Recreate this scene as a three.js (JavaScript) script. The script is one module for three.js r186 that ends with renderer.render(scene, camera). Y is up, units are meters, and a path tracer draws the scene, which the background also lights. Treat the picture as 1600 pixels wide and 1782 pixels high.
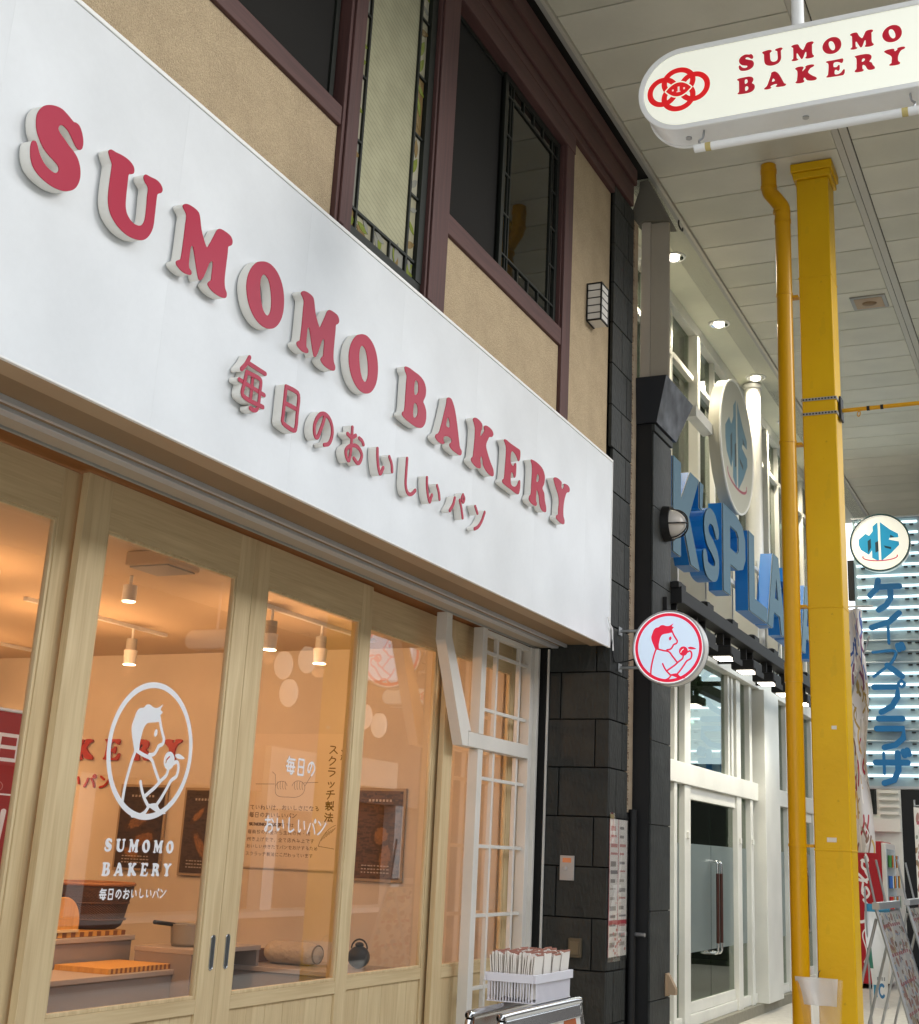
import * as THREE from 'three';
import { RoundedBoxGeometry } from 'three/addons/geometries/RoundedBoxGeometry.js';
import { mergeGeometries } from 'three/addons/utils/BufferGeometryUtils.js';
import { RectAreaLightUniformsLib } from 'three/addons/lights/RectAreaLightUniformsLib.js';
RectAreaLightUniformsLib.init();

// ---------------------------------------------------------------- camera, sky, sun, exposure
// x runs along the shop fronts (away from the camera), y is up, z points from the shop fronts into the street
const scene = new THREE.Scene();
const camera = new THREE.PerspectiveCamera(42.464, 1600 / 1782, 0.05, 400);
camera.setViewOffset(1600, 1782, -77.1, 101.05, 1600, 1782);
camera.matrixAutoUpdate = true;
{
  const m = new THREE.Matrix4().makeBasis(
    new THREE.Vector3(0.39477731, 0.03988869, 0.91791055),
    new THREE.Vector3(-0.28313019, 0.95571921, 0.08023765),
    new THREE.Vector3(-0.87406417, -0.29156419, 0.38858995));
  camera.quaternion.setFromRotationMatrix(m);
  camera.position.set(0, 1.5, 3);
}
const renderer = new THREE.WebGLRenderer({ antialias: true });
renderer.toneMapping = THREE.LinearToneMapping;
renderer.toneMappingExposure = 1.4;
renderer.shadowMap.enabled = true;
{ // overcast sky
  const W = 64, H = 32, d = new Float32Array(W * H * 4);
  for (let r = 0; r < H; r++) {
    const y = Math.sin(((r + 0.5) / H - 0.5) * Math.PI), k = y > 0 ? 0.55 + 0.45 * y : 0.4;
    for (let c = 0; c < W; c++) { const o = (r * W + c) * 4; d[o] = 0.93 * k; d[o + 1] = 0.98 * k; d[o + 2] = 1.05 * k; d[o + 3] = 1; }
  }
  const t = new THREE.DataTexture(d, W, H, THREE.RGBAFormat, THREE.FloatType);
  t.mapping = THREE.EquirectangularReflectionMapping; t.magFilter = THREE.LinearFilter; t.needsUpdate = true;
  scene.background = t; scene.environment = t;
  scene.backgroundIntensity = 2.4; scene.environmentIntensity = 2.4;
}
const sun = new THREE.DirectionalLight(0xfffaf4, 1.1);
sun.position.set(9, 9.6, 16); sun.target.position.set(5, 3, 0);
sun.shadow.radius = 30; sun.castShadow = true;
Object.assign(sun.shadow.camera, { left: -20, right: 20, top: 14, bottom: -10, near: 1, far: 60 });
scene.add(sun, sun.target);

// ---------------------------------------------------------------- helpers
let seed = 12345;
const rnd = (a = 1, b) => { seed = (seed * 1664525 + 1013904223) >>> 0; const t = seed / 4294967296; return b === undefined ? t * a : a + t * (b - a); };
const WP = new Map(), used = new Map();
const numbered = (n) => { const k = used.get(n) || 0; used.set(n, k + 1); return k ? n + '_' + String(k).padStart(3, '0') : n; };
const at = (o) => WP.get(o) || [0, 0, 0];
function tag(o, label, category, group) { o.userData.label = label; o.userData.category = category; if (group) o.userData.group = group; return o; }
function thing(name, label, category, p = [0, 0, 0], group) {
  const g = new THREE.Group(); g.name = numbered(name); g.position.set(...p); WP.set(g, p); scene.add(g);
  return tag(g, label, category, group);
}
function struct(o) { o.userData.kind = 'structure'; return o; }
function put(parent, name, geo, mat, c = [0, 0, 0]) { // c in world coordinates
  const m = new THREE.Mesh(geo, mat), top = !parent || parent === scene;
  m.name = top ? numbered(name) : name;
  const q = top ? [0, 0, 0] : at(parent);
  m.position.set(c[0] - q[0], c[1] - q[1], c[2] - q[2]); WP.set(m, c);
  (top ? scene : parent).add(m); return m;
}
function uvBox(g) {
  const p = g.attributes.position, n = g.attributes.normal, u = new Float32Array(p.count * 2);
  for (let i = 0; i < p.count; i++) {
    const a = Math.abs(n.getX(i)), b = Math.abs(n.getY(i)), c = Math.abs(n.getZ(i)), x = p.getX(i), y = p.getY(i), z = p.getZ(i);
    if (a >= b && a >= c) { u[2 * i] = z; u[2 * i + 1] = y; } else if (b >= c) { u[2 * i] = x; u[2 * i + 1] = z; } else { u[2 * i] = x; u[2 * i + 1] = y; }
  }
  g.setAttribute('uv', new THREE.BufferAttribute(u, 2)); return g;
}
const cache = new Map();
function boxGeo(w, h, d, r = 0) {
  const k = [w, h, d, r].map((v) => v.toFixed(4)).join();
  if (!cache.has(k)) cache.set(k, uvBox(r ? new RoundedBoxGeometry(w, h, d, 1, Math.min(r, w * 0.49, h * 0.49, d * 0.49)) : new THREE.BoxGeometry(w, h, d)));
  return cache.get(k);
}
const box = (p, name, mat, x0, x1, y0, y1, z0, z1, r = 0) => put(p, name, boxGeo(x1 - x0, y1 - y0, z1 - z0, r), mat, [(x0 + x1) / 2, (y0 + y1) / 2, (z0 + z1) / 2]);
const bgeo = (x0, x1, y0, y1, z0, z1) => uvBox(new THREE.BoxGeometry(x1 - x0, y1 - y0, z1 - z0)).translate((x0 + x1) / 2, (y0 + y1) / 2, (z0 + z1) / 2);
const strip = (g) => { for (const k of Object.keys(g.attributes)) if (!['position', 'normal', 'uv'].includes(k)) g.deleteAttribute(k); return g.index ? g.toNonIndexed() : g; };
const merge = (l) => mergeGeometries(l.map(strip));
function rel(parent, geo) { const q = at(parent); return geo.translate(-q[0], -q[1], -q[2]); }
// a mesh whose geometry is given in world coordinates
function world(p, name, mat, geo) { if (!p || p === scene) { const m = put(null, name, geo, mat); return m; } const q = at(p), m = put(p, name, geo.translate(-q[0], -q[1], -q[2]), mat, q); return m; }
function rod(a, b, r, seg = 10, r2 = r) { // cylinder between two points
  const A = new THREE.Vector3(...a), B = new THREE.Vector3(...b), d = B.clone().sub(A), g = new THREE.CylinderGeometry(r2, r, d.length(), seg);
  g.applyQuaternion(new THREE.Quaternion().setFromUnitVectors(new THREE.Vector3(0, 1, 0), d.clone().normalize()));
  return g.translate(...A.add(B).multiplyScalar(0.5).toArray());
}
const tube = (pts, r, n = 24, seg = 8, closed = false) => new THREE.TubeGeometry(new THREE.CatmullRomCurve3(pts.map((q) => new THREE.Vector3(...q)), closed, 'catmullrom', 0.4), n, r, seg, closed);
function smooth(pts, closed, n = 3) { const c = new THREE.CatmullRomCurve3(pts.map((q) => new THREE.Vector3(q[0], q[1], 0)), closed, 'centripetal'); const o = c.getPoints(pts.length * n).map((v) => [v.x, v.y]); if (closed) o.pop(); return o; }
function shapeOf(outer, holes = [], s = 1, ox = 0, oy = 0, n = 3) {
  const f = (l) => smooth(l, true, n).map(([x, y]) => new THREE.Vector2(x * s + ox, y * s + oy));
  const sh = new THREE.Shape(f(outer)); holes.forEach((h) => sh.holes.push(new THREE.Path(f(h)))); return sh;
}
const poly = (pts) => new THREE.Shape(pts.map((q) => new THREE.Vector2(...q)));
const extr = (sh, d, bevel = 0) => new THREE.ExtrudeGeometry(sh, { depth: d, bevelEnabled: bevel > 0, bevelSize: bevel, bevelThickness: bevel, bevelOffset: -bevel, bevelSegments: 1, curveSegments: 20 });
// brush stroke of width w along pts in the xy plane from z0 to z1: front face and sides with round ends
function stroke(pts, w, z0, z1, n = 4) {
  const l = n > 1 && pts.length > 2 ? smooth(pts, false, n) : pts, P = [], I = [], N = l.length, h = w / 2;
  const dir = (i) => { const a = l[Math.max(0, i - 1)], b = l[Math.min(N - 1, i + 1)], x = b[0] - a[0], y = b[1] - a[1], k = Math.hypot(x, y) || 1; return [x / k, y / k]; };
  const rim = [];
  const d0 = dir(0), d1 = dir(N - 1), L = [], R = [];
  for (let i = 0; i < N; i++) { const d = dir(i); L.push([l[i][0] - d[1] * h, l[i][1] + d[0] * h]); R.push([l[i][0] + d[1] * h, l[i][1] - d[0] * h]); }
  const cap = (c, d, s) => { const o = []; const a0 = Math.atan2(d[1], d[0]); for (let k = 1; k < 6; k++) { const a = a0 + s * (Math.PI / 2 - (k * Math.PI) / 6); o.push([c[0] + Math.cos(a) * h, c[1] + Math.sin(a) * h]); } return o; };
  const endCap = cap(l[N - 1], d1, 1), startCap = cap(l[0], [-d0[0], -d0[1]], 1);
  const zi = (i) => z1 + (i / N) * 0.0012;
  const tri = (a, b, c) => P.push(...a, ...b, ...c);
  for (let i = 0; i < N - 1; i++) { const a = [...L[i], zi(i)], b = [...R[i], zi(i)], c = [...L[i + 1], zi(i + 1)], e = [...R[i + 1], zi(i + 1)]; tri(a, b, e); tri(a, e, c); }
  const fan = (c, z, ring) => { for (let k = 0; k < ring.length - 1; k++) tri([...c, z], [...ring[k + 1], z], [...ring[k], z]); };
  fan(l[N - 1], zi(N - 1), [L[N - 1], ...endCap, R[N - 1]]); fan(l[0], zi(0), [R[0], ...startCap, L[0]]);
  const loop = [...L.map((q, i) => [q, zi(i)]), ...endCap.map((q) => [q, zi(N - 1)]), ...R.map((q, i) => [q, zi(i)]).reverse(), ...startCap.map((q) => [q, zi(0)])];
  const face = P.length / 3;
  for (let i = 0; i < loop.length; i++) { const [a, za] = loop[i], [b, zb] = loop[(i + 1) % loop.length]; tri([...a, za], [...b, zb], [...b, z0]); tri([...a, za], [...b, z0], [...a, z0]); }
  const g = new THREE.BufferGeometry(); g.setAttribute('position', new THREE.Float32BufferAttribute(P, 3)); g.computeVertexNormals();
  g.setAttribute('uv', new THREE.Float32BufferAttribute(P.flatMap((_, i) => (i % 3 ? [] : [P[i], P[i + 1]])), 2));
  return g;
}
// ---------------------------------------------------------------- textures
function hash(x, y, s) { let h = Math.imul(x, 374761393) + Math.imul(y, 668265263) + Math.imul(s, 974711); h = Math.imul(h ^ (h >>> 13), 1274126177); return ((h ^ (h >>> 16)) >>> 0) / 4294967296; }
function vnoise(x, y, px, py, s) { const ix = Math.floor(x), iy = Math.floor(y), fx = x - ix, fy = y - iy, u = fx * fx * (3 - 2 * fx), v = fy * fy * (3 - 2 * fy), m = (a, n) => ((a % n) + n) % n; const h = (a, b) => hash(m(a, px), m(b, py), s); return (h(ix, iy) * (1 - u) + h(ix + 1, iy) * u) * (1 - v) + (h(ix, iy + 1) * (1 - u) + h(ix + 1, iy + 1) * u) * v; }
function fbm(u, v, fx, fy, oct, s) { let a = 0, k = 0.5, t = 0; for (let o = 0; o < oct; o++) { a += k * vnoise(u * fx, v * fy, fx, fy, s + o); t += k; k *= 0.5; fx *= 2; fy *= 2; } return a / t; }
function tex(n, f, srgb, size = 1) { // f(u,v) -> grey 0..1 or [r,g,b] 0..1
  const d = new Uint8Array(n * n * 4);
  for (let y = 0; y < n; y++) for (let x = 0; x < n; x++) { let c = f(x / n, y / n); if (typeof c === 'number') c = [c, c, c]; const o = (y * n + x) * 4; for (let k = 0; k < 3; k++) d[o + k] = Math.max(0, Math.min(255, c[k] * 255)); d[o + 3] = 255; }
  const t = new THREE.DataTexture(d, n, n); t.wrapS = t.wrapT = THREE.RepeatWrapping; t.magFilter = t.minFilter = THREE.LinearFilter; if (srgb) t.colorSpace = THREE.SRGBColorSpace; t.repeat.set(1 / size, 1 / size); t.needsUpdate = true; return t;
}
const S = (c) => { const k = new THREE.Color(c); return k; };
const mix = (a, b, t) => a + (b - a) * t, mix3 = (a, b, t) => [mix(a[0], b[0], t), mix(a[1], b[1], t), mix(a[2], b[2], t)];
const rgb = (h) => [((h >> 16) & 255) / 255, ((h >> 8) & 255) / 255, (h & 255) / 255];
function canvas(w, h, draw) { const c = document.createElement('canvas'); c.width = w; c.height = h; const x = c.getContext('2d'); draw(x, w, h); const t = new THREE.CanvasTexture(c); t.colorSpace = THREE.SRGBColorSpace; t.magFilter = THREE.LinearFilter; return t; }
const std = (o) => new THREE.MeshStandardMaterial(o), phy = (o) => new THREE.MeshPhysicalMaterial(o);
const GLYPH={"S":[[[0.179,0.936],[0.267,0.977],[0.379,1.0],[0.481,0.982],[0.567,0.954],[0.598,0.949],[0.626,0.96],[0.688,0.953],[0.743,0.899],[0.785,0.813],[0.795,0.742],[0.785,0.69],[0.756,0.661],[0.727,0.653],[0.684,0.665],[0.637,0.701],[0.577,0.752],[0.52,0.789],[0.457,0.807],[0.409,0.803],[0.377,0.769],[0.371,0.728],[0.4,0.699],[0.476,0.665],[0.573,0.62],[0.659,0.59],[0.739,0.542],[0.795,0.464],[0.823,0.372],[0.821,0.279],[0.789,0.187],[0.733,0.117],[0.646,0.058],[0.555,0.022],[0.425,0.0],[0.291,0.005],[0.173,0.032],[0.09,0.076],[0.035,0.148],[0.008,0.236],[0.0,0.32],[0.012,0.37],[0.027,0.386],[0.062,0.395],[0.096,0.365],[0.138,0.299],[0.197,0.236],[0.272,0.194],[0.351,0.177],[0.418,0.179],[0.46,0.209],[0.472,0.248],[0.455,0.284],[0.401,0.308],[0.3,0.335],[0.197,0.376],[0.118,0.444],[0.054,0.527],[0.021,0.642],[0.022,0.732],[0.053,0.81],[0.104,0.881]]],"U":[[[0.0,0.904],[0.01,0.933],[0.044,0.957],[0.13,0.967],[0.26,0.988],[0.396,0.987],[0.482,0.951],[0.507,0.907],[0.5,0.859],[0.46,0.828],[0.424,0.813],[0.412,0.783],[0.415,0.671],[0.421,0.496],[0.437,0.359],[0.474,0.281],[0.54,0.232],[0.624,0.208],[0.724,0.224],[0.785,0.267],[0.82,0.352],[0.823,0.501],[0.81,0.692],[0.808,0.791],[0.785,0.828],[0.733,0.852],[0.696,0.899],[0.701,0.935],[0.728,0.965],[0.816,0.978],[0.955,1.0],[1.044,0.978],[1.09,0.926],[1.075,0.876],[1.033,0.842],[1.002,0.814],[0.996,0.753],[1.001,0.522],[0.998,0.323],[0.942,0.181],[0.855,0.083],[0.738,0.029],[0.584,0.0],[0.425,0.01],[0.283,0.06],[0.181,0.137],[0.12,0.249],[0.098,0.396],[0.094,0.585],[0.093,0.729],[0.09,0.776],[0.048,0.825]]],"M":[[[0.0,0.904],[0.028,0.949],[0.099,0.984],[0.236,1.0],[0.349,0.983],[0.39,0.93],[0.451,0.771],[0.537,0.644],[0.613,0.575],[0.664,0.651],[0.735,0.8],[0.795,0.924],[0.853,0.973],[0.983,0.992],[1.12,0.982],[1.173,0.931],[1.172,0.877],[1.138,0.839],[1.09,0.8],[1.092,0.711],[1.087,0.496],[1.09,0.285],[1.12,0.172],[1.169,0.119],[1.173,0.058],[1.136,0.025],[1.024,0.001],[0.877,0.002],[0.776,0.025],[0.721,0.063],[0.744,0.11],[0.785,0.153],[0.786,0.237],[0.783,0.402],[0.769,0.427],[0.725,0.401],[0.68,0.293],[0.615,0.12],[0.564,0.053],[0.528,0.041],[0.489,0.085],[0.399,0.271],[0.337,0.407],[0.304,0.449],[0.281,0.439],[0.268,0.395],[0.268,0.273],[0.271,0.173],[0.287,0.119],[0.346,0.084],[0.347,0.044],[0.305,0.019],[0.201,0.0],[0.093,0.013],[0.012,0.047],[0.005,0.084],[0.043,0.121],[0.083,0.149],[0.095,0.215],[0.102,0.461],[0.101,0.686],[0.1,0.809],[0.072,0.846]]],"O":[[[0.309,0.947],[0.18,0.87],[0.065,0.726],[0.005,0.572],[0.0,0.422],[0.046,0.274],[0.137,0.143],[0.267,0.049],[0.433,0.0],[0.609,0.01],[0.777,0.087],[0.895,0.216],[0.958,0.372],[0.966,0.551],[0.922,0.73],[0.832,0.868],[0.698,0.963],[0.534,1.0],[0.41,0.984]],[[0.391,0.774],[0.332,0.704],[0.321,0.581],[0.351,0.445],[0.404,0.317],[0.472,0.228],[0.559,0.198],[0.614,0.237],[0.645,0.331],[0.639,0.458],[0.601,0.594],[0.547,0.701],[0.483,0.76]]],"B":[[[0.0,0.955],[0.13,0.995],[0.375,1.0],[0.625,0.993],[0.784,0.941],[0.869,0.837],[0.867,0.691],[0.793,0.557],[0.849,0.516],[0.927,0.421],[0.945,0.283],[0.909,0.164],[0.797,0.057],[0.614,0.006],[0.433,0.0],[0.213,0.011],[0.066,0.034],[0.015,0.063],[0.032,0.115],[0.076,0.141],[0.093,0.193],[0.099,0.429],[0.098,0.688],[0.094,0.828],[0.024,0.886]],[[0.453,0.86],[0.413,0.786],[0.413,0.631],[0.44,0.581],[0.516,0.607],[0.568,0.661],[0.569,0.769],[0.535,0.841]],[[0.475,0.427],[0.432,0.377],[0.422,0.232],[0.446,0.157],[0.51,0.159],[0.585,0.226],[0.602,0.326],[0.566,0.41]]],"A":[[[0.398,0.951],[0.484,0.998],[0.593,1.0],[0.684,0.935],[0.78,0.818],[0.889,0.603],[1.007,0.316],[1.08,0.164],[1.158,0.125],[1.15,0.048],[1.07,0.012],[0.904,0.012],[0.71,0.028],[0.624,0.063],[0.618,0.111],[0.684,0.155],[0.689,0.206],[0.604,0.229],[0.471,0.212],[0.345,0.149],[0.353,0.09],[0.398,0.068],[0.35,0.022],[0.231,0.0],[0.072,0.016],[0.0,0.054],[0.024,0.11],[0.092,0.15],[0.153,0.21],[0.234,0.406],[0.332,0.695],[0.383,0.847]],[[0.479,0.595],[0.429,0.468],[0.42,0.416],[0.529,0.406],[0.588,0.457],[0.537,0.564]]],"K":[[[0.0,0.92],[0.07,0.976],[0.275,0.996],[0.442,0.946],[0.439,0.867],[0.389,0.774],[0.387,0.683],[0.453,0.742],[0.56,0.866],[0.536,0.924],[0.579,0.971],[0.76,1.0],[0.948,0.975],[1.004,0.914],[0.949,0.844],[0.812,0.796],[0.757,0.732],[0.67,0.576],[0.757,0.446],[0.928,0.289],[1.082,0.177],[1.106,0.067],[1.036,0.026],[0.864,0.024],[0.676,0.074],[0.579,0.136],[0.539,0.227],[0.471,0.297],[0.423,0.193],[0.463,0.103],[0.452,0.036],[0.326,0.0],[0.149,0.012],[0.01,0.06],[0.01,0.111],[0.073,0.167],[0.09,0.273],[0.119,0.536],[0.111,0.764],[0.055,0.848]]],"E":[[[0.0,0.965],[0.064,0.999],[0.369,0.994],[0.713,1.0],[0.875,0.992],[0.898,0.9],[0.862,0.762],[0.795,0.734],[0.734,0.781],[0.604,0.841],[0.451,0.851],[0.39,0.777],[0.395,0.584],[0.515,0.549],[0.581,0.577],[0.636,0.648],[0.692,0.642],[0.705,0.506],[0.679,0.345],[0.607,0.311],[0.552,0.379],[0.462,0.395],[0.427,0.261],[0.454,0.131],[0.626,0.117],[0.777,0.191],[0.882,0.332],[0.938,0.333],[0.952,0.183],[0.89,0.027],[0.809,0.0],[0.465,0.01],[0.162,0.023],[0.007,0.049],[0.02,0.107],[0.082,0.151],[0.11,0.337],[0.135,0.619],[0.127,0.838],[0.073,0.904]]],"R":[[[0.025,0.964],[0.165,0.996],[0.49,1.0],[0.751,0.947],[0.873,0.825],[0.851,0.648],[0.752,0.508],[0.87,0.426],[0.92,0.27],[1.004,0.15],[1.013,0.04],[0.905,0.004],[0.72,0.022],[0.625,0.109],[0.568,0.262],[0.471,0.376],[0.413,0.374],[0.394,0.271],[0.406,0.136],[0.46,0.094],[0.43,0.025],[0.289,0.0],[0.075,0.022],[0.0,0.071],[0.028,0.147],[0.093,0.205],[0.11,0.417],[0.122,0.671],[0.105,0.861]],[[0.438,0.759],[0.387,0.675],[0.381,0.575],[0.454,0.573],[0.535,0.646],[0.535,0.73]]],"Y":[[[0.0,0.923],[0.097,0.979],[0.331,1.0],[0.517,0.963],[0.498,0.898],[0.544,0.822],[0.636,0.876],[0.68,0.933],[0.646,0.965],[0.732,0.998],[0.977,0.999],[1.047,0.942],[1.011,0.873],[0.867,0.819],[0.777,0.721],[0.687,0.52],[0.663,0.307],[0.687,0.196],[0.757,0.125],[0.747,0.04],[0.606,0.0],[0.368,0.014],[0.225,0.051],[0.243,0.114],[0.341,0.167],[0.347,0.285],[0.373,0.467],[0.323,0.601],[0.196,0.713],[0.07,0.825]]]};
const KANA_SIGN=[["毎",[[[4.098,3.366],[4.081,3.335],[4.052,3.3]],[[4.084,3.341],[4.216,3.338]],[[4.091,3.302],[4.083,3.25],[4.076,3.204],[4.099,3.195],[4.223,3.197]],[[4.091,3.302],[4.134,3.304],[4.179,3.305],[4.193,3.3],[4.194,3.254],[4.193,3.204],[4.185,3.176],[4.167,3.165],[4.139,3.165]],[[4.048,3.255],[4.228,3.25]],[[4.138,3.302],[4.138,3.208]]]],["日",[[[4.372,3.338],[4.431,3.342],[4.468,3.338],[4.476,3.319],[4.474,3.254],[4.472,3.179],[4.459,3.171],[4.403,3.173],[4.37,3.181],[4.37,3.204],[4.371,3.283],[4.372,3.338]],[[4.38,3.267],[4.464,3.269]]]],["の",[[[4.693,3.318],[4.684,3.281],[4.667,3.239],[4.644,3.197],[4.624,3.205],[4.616,3.243],[4.631,3.281],[4.66,3.311],[4.693,3.32],[4.733,3.31],[4.759,3.28],[4.763,3.24],[4.742,3.2],[4.706,3.183]]]],["お",[[[4.895,3.293],[4.932,3.288],[4.966,3.307]],[[4.935,3.336],[4.937,3.281],[4.935,3.216],[4.924,3.175],[4.903,3.186],[4.892,3.212],[4.919,3.241],[4.973,3.26],[5.016,3.253],[5.036,3.233],[5.024,3.2],[5.005,3.186],[4.966,3.198]],[[5.004,3.306],[5.03,3.301],[5.045,3.288]]]],["い",[[[5.176,3.307],[5.183,3.261],[5.2,3.214],[5.217,3.196],[5.235,3.222],[5.241,3.232]],[[5.297,3.302],[5.322,3.275],[5.332,3.239]]]],["し",[[[5.475,3.346],[5.474,3.276],[5.477,3.209],[5.498,3.18],[5.526,3.177],[5.557,3.193],[5.578,3.212]]]],["い",[[[5.698,3.31],[5.704,3.265],[5.721,3.22],[5.742,3.196],[5.753,3.221],[5.761,3.236]],[[5.817,3.301],[5.841,3.269],[5.851,3.238]]]],["パ",[[[6.029,3.291],[6.012,3.252],[5.975,3.209]],[[6.091,3.295],[6.114,3.261],[6.136,3.21]],[[6.129,3.335],[6.148,3.32],[6.134,3.296],[6.115,3.311],[6.129,3.335]]]],["ン",[[[6.287,3.311],[6.318,3.281]],[[6.415,3.311],[6.379,3.252],[6.335,3.209],[6.292,3.187]]]]];
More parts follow.
